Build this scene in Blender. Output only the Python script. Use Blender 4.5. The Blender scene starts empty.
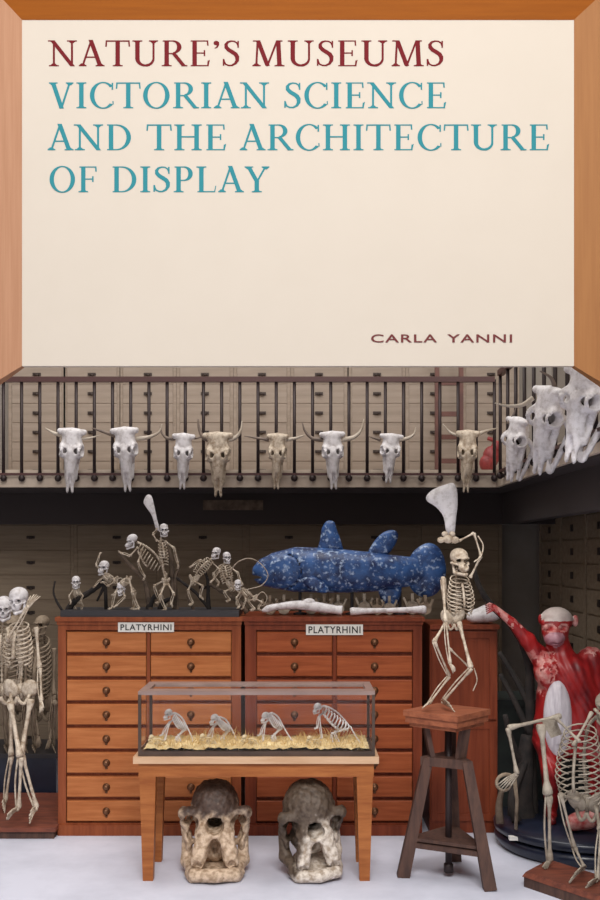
import bpy, math, random
import numpy as np
from mathutils import Vector, Matrix, Euler
from mathutils import noise as mnoise

random.seed(7)
SC = bpy.context.scene
COL = SC.collection
PI = math.pi

# ------------------------------------------------------------------ camera, sky, light, exposure
CAM_Z = 2.0
cam_data = bpy.data.cameras.new('camera')
cam = bpy.data.objects.new('camera', cam_data)
COL.objects.link(cam)
cam.location = (0, 0, CAM_Z)
cam.rotation_euler = (PI / 2, 0, 0)
cam_data.sensor_fit = 'VERTICAL'
cam_data.sensor_height = 36.0
cam_data.lens = 40.0
cam_data.shift_y = 105.0 / 900.0
cam_data.clip_end = 100
SC.camera = cam

world = bpy.data.worlds.new('hall_daylight')
SC.world = world
world.use_nodes = True
nt = world.node_tree
nt.nodes.clear()
wo = nt.nodes.new('ShaderNodeOutputWorld')
bg = nt.nodes.new('ShaderNodeBackground')
tc = nt.nodes.new('ShaderNodeTexCoord')
sx = nt.nodes.new('ShaderNodeSeparateXYZ')
rmp = nt.nodes.new('ShaderNodeValToRGB')
rmp.color_ramp.elements[0].position = 0.0
rmp.color_ramp.elements[0].color = (0.62, 0.60, 0.58, 1)
rmp.color_ramp.elements[1].position = 0.8
rmp.color_ramp.elements[1].color = (1.0, 1.0, 1.04, 1)
nt.links.new(tc.outputs['Generated'], sx.inputs[0])
nt.links.new(sx.outputs['Z'], rmp.inputs[0])
nt.links.new(rmp.outputs[0], bg.inputs[0])
bg.inputs[1].default_value = 0.9
nt.links.new(bg.outputs[0], wo.inputs[0])

def area(name, loc, target, size, power, color):
    d = bpy.data.lights.new(name, 'AREA')
    d.shape = 'RECTANGLE'
    d.size, d.size_y = size
    d.energy = power
    d.color = color
    o = bpy.data.objects.new(name, d)
    COL.objects.link(o)
    o.location = loc
    o.rotation_euler = (Vector(target) - Vector(loc)).to_track_quat('-Z', 'Y').to_euler()
    return o
area('roof_skylight', (-0.5, 6.6, 7.6), (0, 7.6, 1.5), (6.0, 2.4), 205, (1.0, 0.96, 0.90))
area('front_fill', (0.5, -2.2, 8.6), (0, 5.6, 2.6), (4.5, 3.0), 900, (1.0, 0.97, 0.94))  # added lamp high behind the camera, brightens the board and cabinet fronts

SC.view_settings.view_transform = 'Standard'
SC.view_settings.look = 'None'
SC.view_settings.gamma = 1.0
SC.view_settings.use_curve_mapping = False
SC.view_settings.exposure = 0.0

# ------------------------------------------------------------------ helpers
FPX = 1000.0
def P(px, py, D):
    """world point at distance D seen at photograph pixel (px, py)"""
    return Vector(((px - 300.0) * D / FPX, D, CAM_Z + (555.0 - py) * D / FPX))

def mat(name, col, rough=0.6, var=None, scale=6.0, stretch=(1, 1, 1), bump=0.0, metallic=0.0, detail=4.0, lo=0.35, hi=0.65, spec=0.5):
    m = bpy.data.materials.new(name)
    m.use_nodes = True
    n = m.node_tree
    b = n.nodes['Principled BSDF']
    b.inputs['Roughness'].default_value = rough
    b.inputs['Metallic'].default_value = metallic
    b.inputs['Specular IOR Level'].default_value = spec
    b.inputs['Base Color'].default_value = (*col, 1)
    if var is not None or bump:
        t = n.nodes.new('ShaderNodeTexCoord')
        mp = n.nodes.new('ShaderNodeMapping')
        mp.inputs['Scale'].default_value = stretch
        nz = n.nodes.new('ShaderNodeTexNoise')
        nz.inputs['Scale'].default_value = scale
        nz.inputs['Detail'].default_value = detail
        nz.inputs['Roughness'].default_value = 0.62
        n.links.new(t.outputs['Object'], mp.inputs[0])
        n.links.new(mp.outputs[0], nz.inputs['Vector'])
        if var is not None:
            r = n.nodes.new('ShaderNodeValToRGB')
            r.color_ramp.elements[0].position = lo
            r.color_ramp.elements[1].position = hi
            r.color_ramp.elements[0].color = (*var, 1)
            r.color_ramp.elements[1].color = (*col, 1)
            n.links.new(nz.outputs['Fac'], r.inputs[0])
            n.links.new(r.outputs[0], b.inputs['Base Color'])
        if bump:
            bp = n.nodes.new('ShaderNodeBump')
            bp.inputs['Strength'].default_value = bump
            bp.inputs['Distance'].default_value = 0.01
            n.links.new(nz.outputs['Fac'], bp.inputs['Height'])
            n.links.new(bp.outputs[0], b.inputs['Normal'])
    return m

M = {}
M['cream'] = mat('cream_board', (0.575, 0.515, 0.44), 0.9, (0.565, 0.505, 0.43), 3, bump=0.0, spec=0.1)
M['frame_top_shade'] = mat('orange_frame_shaded', (0.30, 0.085, 0.007), 0.6, (0.26, 0.072, 0.006), 4, (0.5, 6, 12), spec=0.15)  # frame wood of the top bevel, its shade put into the colour
M['frame_left_lit'] = mat('pinkish_frame_lit', (0.41, 0.215, 0.125), 0.6, (0.36, 0.18, 0.10), 4, (12, 6, 0.4), spec=0.15)  # same frame wood, left bevel: stronger light put into the colour
M['frame_right_dim'] = mat('ochre_frame_dim', (0.32, 0.142, 0.050), 0.6, (0.28, 0.12, 0.042), 4, (12, 6, 0.4), spec=0.15)  # same frame wood, right bevel: weaker light put into the colour
M['red_ink'] = mat('crimson_paint', (0.145, 0.014, 0.018), 0.8, spec=0.1)
M['teal_ink'] = mat('teal_paint', (0.032, 0.215, 0.25), 0.8, spec=0.1)
M['brown_ink'] = mat('brown_paint', (0.15, 0.04, 0.04), 0.8, spec=0.1)
M['black_ink'] = mat('black_paint', (0.02, 0.018, 0.018), 0.7)
M['floor'] = mat('pale_floor', (0.65, 0.665, 0.77), 0.7, (0.54, 0.555, 0.65), 2.2, bump=0.05, lo=0.3, hi=0.6)
M['plaster'] = mat('grey_plaster', (0.30, 0.265, 0.235), 0.85, (0.25, 0.22, 0.19), 3)
M['slab'] = mat('balcony_stone', (0.62, 0.52, 0.42), 0.8, (0.48, 0.39, 0.31), 5, bump=0.1)
M['soffit'] = mat('soffit_shade', (0.045, 0.035, 0.035), 0.9)  # near-black colour stands in for deep shade under the gallery
M['wallwood'] = mat('greyed_cabinet_wood', (0.33, 0.265, 0.215), 0.7, (0.27, 0.215, 0.17), 3, (0.6, 6, 9), spec=0.2)
M['walldrawer'] = mat('greyed_drawer_wood', (0.345, 0.28, 0.23), 0.7, (0.28, 0.225, 0.182), 2.2, (0.7, 4, 9), spec=0.2)
M['wallwood_shaded'] = mat('brown_shaded_cabinet_wood', (0.31, 0.24, 0.17), 0.7, (0.24, 0.18, 0.125), 3, (0.6, 6, 9), spec=0.2)  # same cabinets as upstairs, gallery shade put into a darker brown
M['iron'] = mat('black_iron', (0.030, 0.018, 0.018), 0.5, metallic=0.3)
M['rail'] = mat('oxblood_rail', (0.07, 0.024, 0.022), 0.45)
M['handle'] = mat('dark_bronze', (0.05, 0.035, 0.03), 0.5, metallic=0.5)
M['carcass'] = mat('red_mahogany', (0.30, 0.082, 0.030), 0.42, (0.21, 0.050, 0.018), 3, (9, 9, 0.7), spec=0.2)
M['drawer'] = mat('honey_wood', (0.49, 0.175, 0.060), 0.45, (0.37, 0.115, 0.034), 3, (0.9, 9, 12), spec=0.2)
M['carcass2'] = mat('dark_mahogany', (0.23, 0.050, 0.020), 0.40, (0.15, 0.030, 0.012), 3, (9, 9, 0.7), spec=0.2)
M['drawer2'] = mat('red_honey_wood', (0.37, 0.095, 0.032), 0.42, (0.26, 0.058, 0.018), 3, (0.9, 9, 12), spec=0.2)
M['brass'] = mat('dull_brass', (0.17, 0.075, 0.035), 0.4, metallic=0.6)
M['tablewood'] = mat('table_wood', (0.42, 0.15, 0.045), 0.45, (0.28, 0.085, 0.024), 4, (0.8, 8, 8), spec=0.2)
M['tabletop'] = mat('pale_table_edge', (0.66, 0.44, 0.28), 0.4, (0.55, 0.34, 0.2), 4, (0.8, 8, 8), spec=0.2)
M['casewood'] = mat('case_frame', (0.085, 0.050, 0.034), 0.4, (0.05, 0.03, 0.02), 5)
M['casetop'] = mat('grey_brown_case_top', (0.30, 0.21, 0.185), 0.35, (0.24, 0.165, 0.145), 5)
M['stoolwood'] = mat('worn_stool_wood', (0.115, 0.062, 0.046), 0.6, (0.065, 0.038, 0.032), 5, (6, 6, 1), bump=0.1, spec=0.2)
M['seatwood'] = mat('stool_seat_wood', (0.37, 0.125, 0.062), 0.45, (0.22, 0.07, 0.038), 4, (1, 6, 6), spec=0.2)
M['plinthwood'] = mat('reddish_plinth_wood', (0.24, 0.075, 0.045), 0.5, (0.13, 0.045, 0.032), 6, (1, 5, 5), spec=0.2)
M['bone'] = mat('bone', (0.66, 0.565, 0.45), 0.6, (0.27, 0.185, 0.115), 26, lo=0.30, hi=0.60)
M['bone_white'] = mat('bleached_bone', (0.74, 0.71, 0.72), 0.6, (0.46, 0.42, 0.41), 22, lo=0.30, hi=0.54, bump=0.35)
M['bone_dark'] = mat('old_brown_bone', (0.36, 0.28, 0.20), 0.65, (0.15, 0.105, 0.07), 14, lo=0.3, hi=0.62)
M['bone_straw'] = mat('yellowed_bone', (0.66, 0.55, 0.36), 0.6, (0.38, 0.27, 0.14), 14, lo=0.3, hi=0.55)
M['horn'] = mat('horn', (0.24, 0.18, 0.14), 0.5, (0.07, 0.05, 0.045), 6, lo=0.35, hi=0.65)
M['horn_pale'] = mat('pale_horn', (0.62, 0.55, 0.46), 0.5, (0.36, 0.29, 0.22), 6)
M['branch'] = mat('dark_bark', (0.030, 0.022, 0.019), 0.9, (0.012, 0.010, 0.010), 12, bump=0.3)
M['branch2'] = mat('brown_bark', (0.17, 0.12, 0.085), 0.8, (0.06, 0.042, 0.03), 12, bump=0.3)
M['board'] = mat('black_mount', (0.028, 0.026, 0.030), 0.5)
M['blue'] = mat('blue_fish_scales', (0.045, 0.135, 0.38), 0.4, (0.006, 0.020, 0.09), 10, lo=0.35, hi=0.65, bump=0.2)
M['navy'] = mat('navy_gloss', (0.016, 0.022, 0.045), 0.3, (0.010, 0.012, 0.024), 5)
M['white_card'] = mat('white_card', (0.74, 0.72, 0.68), 0.7)
M['straw'] = mat('dry_straw', (0.86, 0.70, 0.40), 0.8, (0.66, 0.48, 0.22), 20)
M['flesh'] = mat('flayed_red', (0.36, 0.012, 0.013), 0.42, (0.13, 0.006, 0.010), 9, (1, 1, 0.5), lo=0.35, hi=0.55, bump=0.25)
M['flesh_pink'] = mat('pink_tendon', (0.62, 0.30, 0.27), 0.45, (0.42, 0.035, 0.035), 16, lo=0.38, hi=0.6, bump=0.2)
M['mauve'] = mat('mauve_muzzle', (0.50, 0.27, 0.31), 0.4, (0.30, 0.10, 0.13), 12)
M['sinew'] = mat('white_sinew', (0.72, 0.68, 0.72), 0.5, (0.52, 0.47, 0.52), 8, (6, 1, 1))
M['grey_skull'] = mat('grey_skull_cap', (0.62, 0.54, 0.50), 0.5, (0.45, 0.36, 0.33), 8)
M['bone_grey'] = mat('dim_bone', (0.47, 0.41, 0.33), 0.65, (0.20, 0.16, 0.12), 14, lo=0.3, hi=0.6)
M['dark_green'] = mat('dark_green_shade', (0.028, 0.036, 0.032), 0.5, (0.016, 0.02, 0.02), 5)  # shade put into the colour of the added block
M['redbit'] = mat('red_wax', (0.36, 0.05, 0.05), 0.5, (0.2, 0.03, 0.03), 20)
M['ladder'] = mat('ladder_wood', (0.15, 0.06, 0.045), 0.6, (0.09, 0.035, 0.03), 6)
M['steel'] = mat('steel_rod', (0.35, 0.35, 0.36), 0.35, metallic=0.9)

def speckle(m, col, scale, lo, hi):
    """pale flecks over a material (a real marking of the scales)"""
    n = m.node_tree
    b = n.nodes['Principled BSDF']
    src = b.inputs['Base Color'].links[0].from_socket
    t = n.nodes.new('ShaderNodeTexCoord')
    nz = n.nodes.new('ShaderNodeTexNoise')
    nz.inputs['Scale'].default_value = scale
    nz.inputs['Detail'].default_value = 3
    r = n.nodes.new('ShaderNodeValToRGB')
    r.color_ramp.elements[0].position = lo
    r.color_ramp.elements[1].position = hi
    mx = n.nodes.new('ShaderNodeMixRGB')
    mx.inputs[2].default_value = (*col, 1)
    n.links.new(t.outputs['Object'], nz.inputs['Vector'])
    n.links.new(nz.outputs['Fac'], r.inputs[0])
    n.links.new(r.outputs[0], mx.inputs[0])
    n.links.new(src, mx.inputs[1])
    n.links.new(mx.outputs[0], b.inputs['Base Color'])
speckle(M['blue'], (0.42, 0.54, 0.74), 34, 0.555, 0.70)

def glass_mat():
    m = bpy.data.materials.new('clear_glass')
    m.use_nodes = True
    n = m.node_tree
    n.nodes.clear()
    o = n.nodes.new('ShaderNodeOutputMaterial')
    tr = n.nodes.new('ShaderNodeBsdfTransparent')
    tr.inputs[0].default_value = (0.99, 0.99, 0.985, 1)
    gl = n.nodes.new('ShaderNodeBsdfGlossy')
    gl.inputs['Roughness'].default_value = 0.03
    lw = n.nodes.new('ShaderNodeLayerWeight')
    lw.inputs[0].default_value = 0.3
    pw = n.nodes.new('ShaderNodeMath'); pw.operation = 'POWER'; pw.inputs[1].default_value = 3.0
    fr = n.nodes.new('ShaderNodeMath'); fr.operation = 'MULTIPLY_ADD'; fr.inputs[1].default_value = 0.5; fr.inputs[2].default_value = 0.01
    n.links.new(lw.outputs['Facing'], pw.inputs[0]); n.links.new(pw.outputs[0], fr.inputs[0])
    mx = n.nodes.new('ShaderNodeMixShader')
    n.links.new(fr.outputs[0], mx.inputs[0])
    n.links.new(tr.outputs[0], mx.inputs[1])
    n.links.new(gl.outputs[0], mx.inputs[2])
    n.links.new(mx.outputs[0], o.inputs[0])
    return m
M['glass'] = glass_mat()

def tag(o, label=None, cat=None, group=None, kind=None):
    if label: o['label'] = label
    if cat: o['category'] = cat
    if group: o['group'] = group
    if kind: o['kind'] = kind
    return o

def thing(name, loc, label, cat, group=None):
    o = bpy.data.objects.new(name, None)
    o.empty_display_size = 0.1
    COL.objects.link(o)
    o.location = loc
    return tag(o, label, cat, group)

def wloc(o):
    v = Vector((0, 0, 0))
    while o is not None:
        v = v + o.location
        o = o.parent
    return v

def link_mesh(name, verts, faces, material, parent=None, smooth=False, origin=None):
    """verts in world space; the object's origin is its parent's (or the given origin)"""
    off = wloc(parent) if parent is not None else (Vector(origin) if origin is not None else Vector((0, 0, 0)))
    me = bpy.data.meshes.new(name)
    me.from_pydata([tuple(Vector(v) - off) for v in verts], [], faces)
    me.update()
    mats = material if isinstance(material, (list, tuple)) else [material]
    for mm in mats: me.materials.append(mm)
    if smooth:
        me.polygons.foreach_set('use_smooth', [True] * len(me.polygons))
    o = bpy.data.objects.new(name, me)
    COL.objects.link(o)
    if parent is not None: o.parent = parent
    else: o.location = off
    return o

class MB:
    def __init__(self):
        self.v = []; self.f = []
    def add(self, vs, fs):
        n = len(self.v)
        self.v += [Vector(x) for x in vs]
        self.f += [tuple(i + n for i in q) for q in fs]
    def box(self, a, b, rot=None, about=None):
        (x0, y0, z0), (x1, y1, z1) = a, b
        vs = [Vector(p) for p in ((x0, y0, z0), (x1, y0, z0), (x1, y1, z0), (x0, y1, z0), (x0, y0, z1), (x1, y0, z1), (x1, y1, z1), (x0, y1, z1))]
        if rot is not None:
            c = Vector(about)
            vs = [rot @ (p - c) + c for p in vs]
        self.add(vs, [(0, 3, 2, 1), (4, 5, 6, 7), (0, 1, 5, 4), (1, 2, 6, 5), (2, 3, 7, 6), (3, 0, 4, 7)])
    def bevbox(self, a, b, c=0.004):
        """box with a chamfered front (-y) face"""
        (x0, y0, z0), (x1, y1, z1) = a, b
        vs = [(x0, y1, z0), (x1, y1, z0), (x1, y1, z1), (x0, y1, z1),
              (x0, y0 + c, z0), (x1, y0 + c, z0), (x1, y0 + c, z1), (x0, y0 + c, z1),
              (x0 + c, y0, z0 + c), (x1 - c, y0, z0 + c), (x1 - c, y0, z1 - c), (x0 + c, y0, z1 - c)]
        fs = [(0, 3, 2, 1), (8, 9, 10, 11)]
        for i in range(4):
            j = (i + 1) % 4
            fs.append((i, j, 4 + j, 4 + i)); fs.append((4 + i, 4 + j, 8 + j, 8 + i))
        self.add(vs, fs)
    def prism(self, poly, z0, z1, poly_top=None):
        """poly: xy points, extruded along z"""
        n = len(poly); pt = poly_top or poly
        vs = [(p[0], p[1], z0) for p in poly] + [(p[0], p[1], z1) for p in pt]
        self.add(vs, [tuple(range(n))[::-1], tuple(range(n, 2 * n))] + [(i, (i + 1) % n, n + (i + 1) % n, n + i) for i in range(n)])
    def hexa(self, bottom, top):
        """eight-corner block from two quads"""
        self.add(list(bottom) + list(top), [(0, 3, 2, 1), (4, 5, 6, 7)] + [(i, (i + 1) % 4, 4 + (i + 1) % 4, 4 + i) for i in range(4)])
    def bar(self, a, b, w, d, ref=Vector((0, 1, 0)), w2=None, d2=None):
        a, b = Vector(a), Vector(b)
        t = (b - a).normalized()
        x = t.cross(Vector(ref)).normalized()
        y = x.cross(t).normalized()
        w2 = w if w2 is None else w2; d2 = d if d2 is None else d2
        q = lambda c, ww, dd: [c - x * ww / 2 - y * dd / 2, c + x * ww / 2 - y * dd / 2, c + x * ww / 2 + y * dd / 2, c - x * ww / 2 + y * dd / 2]
        self.hexa(q(a, w, d), q(b, w2, d2))
    def tube(self, pts, rad, n=6):
        pts = [Vector(p) for p in pts]
        if not isinstance(rad, (list, tuple)): rad = [rad] * len(pts)
        m = len(pts)
        vs = []; fs = []
        up = None
        for i in range(m):
            t = pts[min(i + 1, m - 1)] - pts[max(i - 1, 0)]
            if t.length < 1e-9: t = Vector((0, 0, 1))
            t.normalize()
            if up is None:
                up = t.orthogonal().normalized()
            else:
                up = up - t * up.dot(t)
                if up.length < 1e-6: up = t.orthogonal()
                up.normalize()
            s = t.cross(up)
            for k in range(n):
                a = 2 * PI * k / n
                vs.append(pts[i] + (up * math.cos(a) + s * math.sin(a)) * rad[i])
        for i in range(m - 1):
            for k in range(n):
                k2 = (k + 1) % n
                fs.append((i * n + k, i * n + k2, (i + 1) * n + k2, (i + 1) * n + k))
        fs.append(tuple(range(n))[::-1])
        fs.append(tuple(range((m - 1) * n, m * n)))
        self.add(vs, fs)
    def bone(self, a, b, r, n=7, flare=1.7):
        a, b = Vector(a), Vector(b)
        ts = [0, .03, .09, .2, .5, .8, .91, .97, 1]
        rs = [.8 * flare, flare, .92 * flare, 1.05, .85, 1.05, .92 * flare, flare, .8 * flare]
        self.tube([a.lerp(b, t) for t in ts], [r * k for k in rs], n)
    def ball(self, c, r, nu=10, nv=7, rot=None):
        if not isinstance(r, (list, tuple)): r = (r, r, r)
        c = Vector(c)
        vs = []; fs = []
        for j in range(1, nv):
            th = PI * j / nv
            for i in range(nu):
                ph = 2 * PI * i / nu
                p = Vector((r[0] * math.sin(th) * math.cos(ph), r[1] * math.sin(th) * math.sin(ph), r[2] * math.cos(th)))
                vs.append(c + (rot @ p if rot else p))
        p = Vector((0, 0, r[2])); vs.append(c + (rot @ p if rot else p)); vs.append(c - (rot @ p if rot else p))
        top, bot = len(vs) - 2, len(vs) - 1
        for i in range(nu):
            k = (i + 1) % nu
            fs.append((top, i, k)); fs.append((bot, (nv - 2) * nu + k, (nv - 2) * nu + i))
            for j in range(nv - 2):
                fs.append((j * nu + i, (j + 1) * nu + i, (j + 1) * nu + k, j * nu + k))
        self.add(vs, fs)
    def lathe(self, c, prof, n=32):
        """prof: (r, z) pairs from bottom to top"""
        c = Vector(c); m = len(prof); vs = []; fs = []
        for r, z in prof:
            for k in range(n):
                a = 2 * PI * k / n
                vs.append(c + Vector((r * math.cos(a), r * math.sin(a), z)))
        for i in range(m - 1):
            for k in range(n):
                k2 = (k + 1) % n
                fs.append((i * n + k, i * n + k2, (i + 1) * n + k2, (i + 1) * n + k))
        fs.append(tuple(range(n))[::-1]); fs.append(tuple(range((m - 1) * n, m * n)))
        self.add(vs, fs)
    def build(self, name, material, parent=None, smooth=False, origin=None):
        return link_mesh(name, self.v, self.f, material, parent, smooth, origin)

def smooth_path(pts, k=5):
    """Catmull-Rom through points"""
    pts = [Vector(p) for p in pts]
    if len(pts) < 3: return [pts[0].lerp(pts[-1], i / k) for i in range(k + 1)]
    q = [pts[0] * 2 - pts[1]] + pts + [pts[-1] * 2 - pts[-2]]
    out = []
    for i in range(1, len(q) - 2):
        p0, p1, p2, p3 = q[i - 1], q[i], q[i + 1], q[i + 2]
        for j in range(k):
            t = j / k
            out.append(0.5 * ((2 * p1) + (p2 - p0) * t + (2 * p0 - 5 * p1 + 4 * p2 - p3) * t * t + (3 * p1 - p0 - 3 * p2 + p3) * t ** 3))
    out.append(pts[-1])
    return out

# ---- sculpting by distance fields (numpy), meshed with surface nets
def s_ell(p, c, r):
    q = p - np.array(c, float); r = np.array(r, float)
    k0 = np.sqrt(((q / r) ** 2).sum(-1)); k1 = np.sqrt(((q / r ** 2) ** 2).sum(-1)) + 1e-9
    return k0 * (k0 - 1) / k1
def s_cap(p, a, b, ra, rb=None):
    rb = ra if rb is None else rb
    a = np.array(a, float); b = np.array(b, float); ba = b - a
    t = np.clip(((p - a) @ ba) / (ba @ ba), 0, 1)
    return np.linalg.norm(p - a - t[..., None] * ba, axis=-1) - (ra + (rb - ra) * t)
def smin(a, b, k):
    h = np.clip(0.5 + 0.5 * (b - a) / k, 0, 1)
    return b * (1 - h) + a * h - k * h * (1 - h)
def smax(a, b, k): return -smin(-a, -b, k)
def surface_nets(fn, lo, hi, n):
    lo = np.array(lo, float); hi = np.array(hi, float)
    step = (hi - lo).max() / n
    dims = np.ceil((hi - lo) / step).astype(int) + 1
    ax = [lo[i] + step * np.arange(dims[i]) for i in range(3)]
    G = np.stack(np.meshgrid(*ax, indexing='ij'), -1)
    V = fn(G)
    S = V < 0
    nx, ny, nz = dims
    cs = np.zeros((nx - 1, ny - 1, nz - 1, 3)); cn = np.zeros((nx - 1, ny - 1, nz - 1))
    corner = [(i, j, k) for i in (0, 1) for j in (0, 1) for k in (0, 1)]
    sl = lambda c: tuple(slice(c[d], c[d] + dims[d] - 1) for d in range(3))
    for a in corner:
        for d in range(3):
            if a[d] == 0:
                b = list(a); b[d] = 1; b = tuple(b)
                va, vb = V[sl(a)], V[sl(b)]
                x = S[sl(a)] != S[sl(b)]
                t = np.where(x, va / np.where(x, va - vb, 1), 0)
                pos = np.zeros(cs.shape); pos[...] = a; pos[..., d] += t
                cs += pos * x[..., None]; cn += x
    act = cn > 0
    idx = -np.ones(act.shape, int); idx[act] = np.arange(act.sum())
    base = np.stack(np.nonzero(act), -1)
    verts = lo + step * (base + cs[act] / cn[act][:, None])
    faces = []
    for d in range(3):
        u, w = [(1, 2), (2, 0), (0, 1)][d]
        s0 = [slice(None)] * 3; s1 = [slice(None)] * 3
        s0[d] = slice(0, dims[d] - 1); s1[d] = slice(1, dims[d])
        cross = S[tuple(s0)] != S[tuple(s1)]
        for e in np.argwhere(cross):
            if e[u] == 0 or e[w] == 0 or e[u] >= dims[u] - 1 or e[w] >= dims[w] - 1: continue
            o = []
            for du, dw in ((-1, -1), (0, -1), (0, 0), (-1, 0)):
                c = e.copy(); c[u] += du; c[w] += dw
                o.append(idx[tuple(c)])
            if min(o) < 0: continue
            faces.append(tuple(o) if S[tuple(e)] else tuple(o[::-1]))
    return verts, faces
def mir(f, p):
    """fold x so a feature is built on both sides"""
    q = p.copy(); q[..., 0] = np.abs(q[..., 0])
    return f(q)

# ---- skull patterns: face to -y, up +z, about 1 high
def f_human(p):
    q = p.copy(); q[..., 0] = np.abs(q[..., 0])
    d = s_ell(q, (0, .06, .16), (.36, .45, .36))
    d = smin(d, s_ell(q, (0, -.24, -.18), (.22, .19, .24)), .12)
    d = smin(d, s_cap(q, (.2, -.3, -.13), (.3, -.02, -.1), .055), .06)
    d = smin(d, s_cap(q, (0, -.37, .05), (.2, -.31, .06), .05), .06)
    d = smax(d, -s_ell(q, (0, .08, .17), (.28, .37, .28)), .01)
    d = smax(d, -s_ell(q, (.145, -.41, -.05), (.115, .28, .10)), .015)
    d = smax(d, -s_ell(q, (0, -.43, -.2), (.06, .26, .09)), .015)
    d = smax(d, -s_ell(q, (.30, -.16, -.05), (.06, .12, .09)), .02)
    d = smax(d, -s_ell(q, (0, -.46, -.335), (.17, .10, .012)), .01)
    return d
def f_jaw(p):
    q = p.copy(); q[..., 0] = np.abs(q[..., 0])
    d = s_cap(q, (.25, .0, -.16), (.22, -.06, -.44), .05, .06)
    d = smin(d, s_cap(q, (.22, -.06, -.44), (.0, -.37, -.5), .06, .075), .05)
    return d
def f_ape(p):
    q = p.copy(); q[..., 0] = np.abs(q[..., 0])
    d = s_ell(q, (0, .12, .17), (.35, .42, .33))
    d = smin(d, s_ell(q, (0, -.36, -.2), (.2, .27, .2)), .12)
    d = smin(d, s_cap(q, (.22, -.28, -.08), (.36, .02, -.08), .06), .06)
    d = smin(d, s_cap(q, (0, -.33, .15), (.26, -.22, .15), .045), .04)
    d = smax(d, -s_ell(q, (0, .13, .17), (.27, .34, .25)), .01)
    d = smax(d, -s_ell(q, (.15, -.38, .02), (.125, .34, .12)), .015)
    d = smax(d, -s_ell(q, (0, -.58, -.12), (.07, .24, .09)), .015)
    d = smax(d, -s_ell(q, (.29, -.14, .02), (.06, .12, .09)), .02)
    d = smax(d, -s_ell(q, (0, -.6, -.335), (.17, .16, .012)), .01)
    return d
def f_apejaw(p):
    q = p.copy(); q[..., 0] = np.abs(q[..., 0])
    d = s_cap(q, (.27, .06, -.16), (.24, -.06, -.46), .05, .06)
    d = smin(d, s_cap(q, (.24, -.06, -.46), (.05, -.56, -.45), .06, .07), .05)
    return d
def f_cow(p):
    q = p.copy(); q[..., 0] = np.abs(q[..., 0])
    d = s_ell(q, (0, .06, .3), (.22, .15, .23))
    d = smin(d, s_cap(q, (0, 0, .46), (.26, .02, .47), .07, .05), .06)
    d = smin(d, s_ell(q, (.185, -.01, .16), (.095, .14, .125)), .05)
    d = smin(d, s_cap(q, (0, .02, .12), (0, -.02, -.34), .16, .085), .08)
    d = smin(d, s_cap(q, (.10, .08, .05), (.085, .05, -.30), .07, .05), .05)
    d = smin(d, s_cap(q, (.05, -.02, -.3), (.05, -.03, -.53), .04, .03), .03)
    d = smax(d, -s_ell(q, (0, .01, .14), (.12, .10, .24)), .01)
    d = smax(d, -s_ell(q, (.28, -.045, .155), (.26, .092, .082)), .010)
    d = smax(d, -s_ell(q, (.25, .13, .30), (.10, .08, .13)), .02)
    d = smax(d, -s_ell(q, (0, -.14, -.36), (.045, .12, .15)), .02)
    d = smax(d, -s_ell(q, (.17, .02, -.09), (.075, .05, .13)), .02)
    d = d + .006 * np.sin(q[..., 0] * 38 + 5 * p[..., 2]) * np.sin(p[..., 2] * 31) * np.sin(q[..., 1] * 35)
    return d
def f_cowjaw(p):
    q = p.copy(); q[..., 0] = np.abs(q[..., 0])
    d = s_cap(q, (.16, .12, .2), (.15, .31, .02), .035, .055)
    d = smin(d, s_cap(q, (.15, .31, .02), (.03, .17, -.52), .05, .035), .04)
    return d
PROTO = {
    'human': (surface_nets(f_human, (-.5, -.6, -.6), (.5, .65, .6), 40), surface_nets(f_jaw, (-.4, -.55, -.65), (.4, .2, -.05), 24)),
    'ape': (surface_nets(f_ape, (-.5, -.8, -.6), (.5, .65, .6), 40), surface_nets(f_apejaw, (-.45, -.75, -.65), (.45, .25, -.05), 24)),
    'cow': (surface_nets(f_cow, (-.5, -.4, -.65), (.5, .35, .65), 52), surface_nets(f_cowjaw, (-.4, -.2, -.65), (.4, .45, .4), 30)),
}
def put(proto, R, c, s):
    vs, fs = proto
    return [R @ Vector(v) * s + c for v in vs], fs

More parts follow.
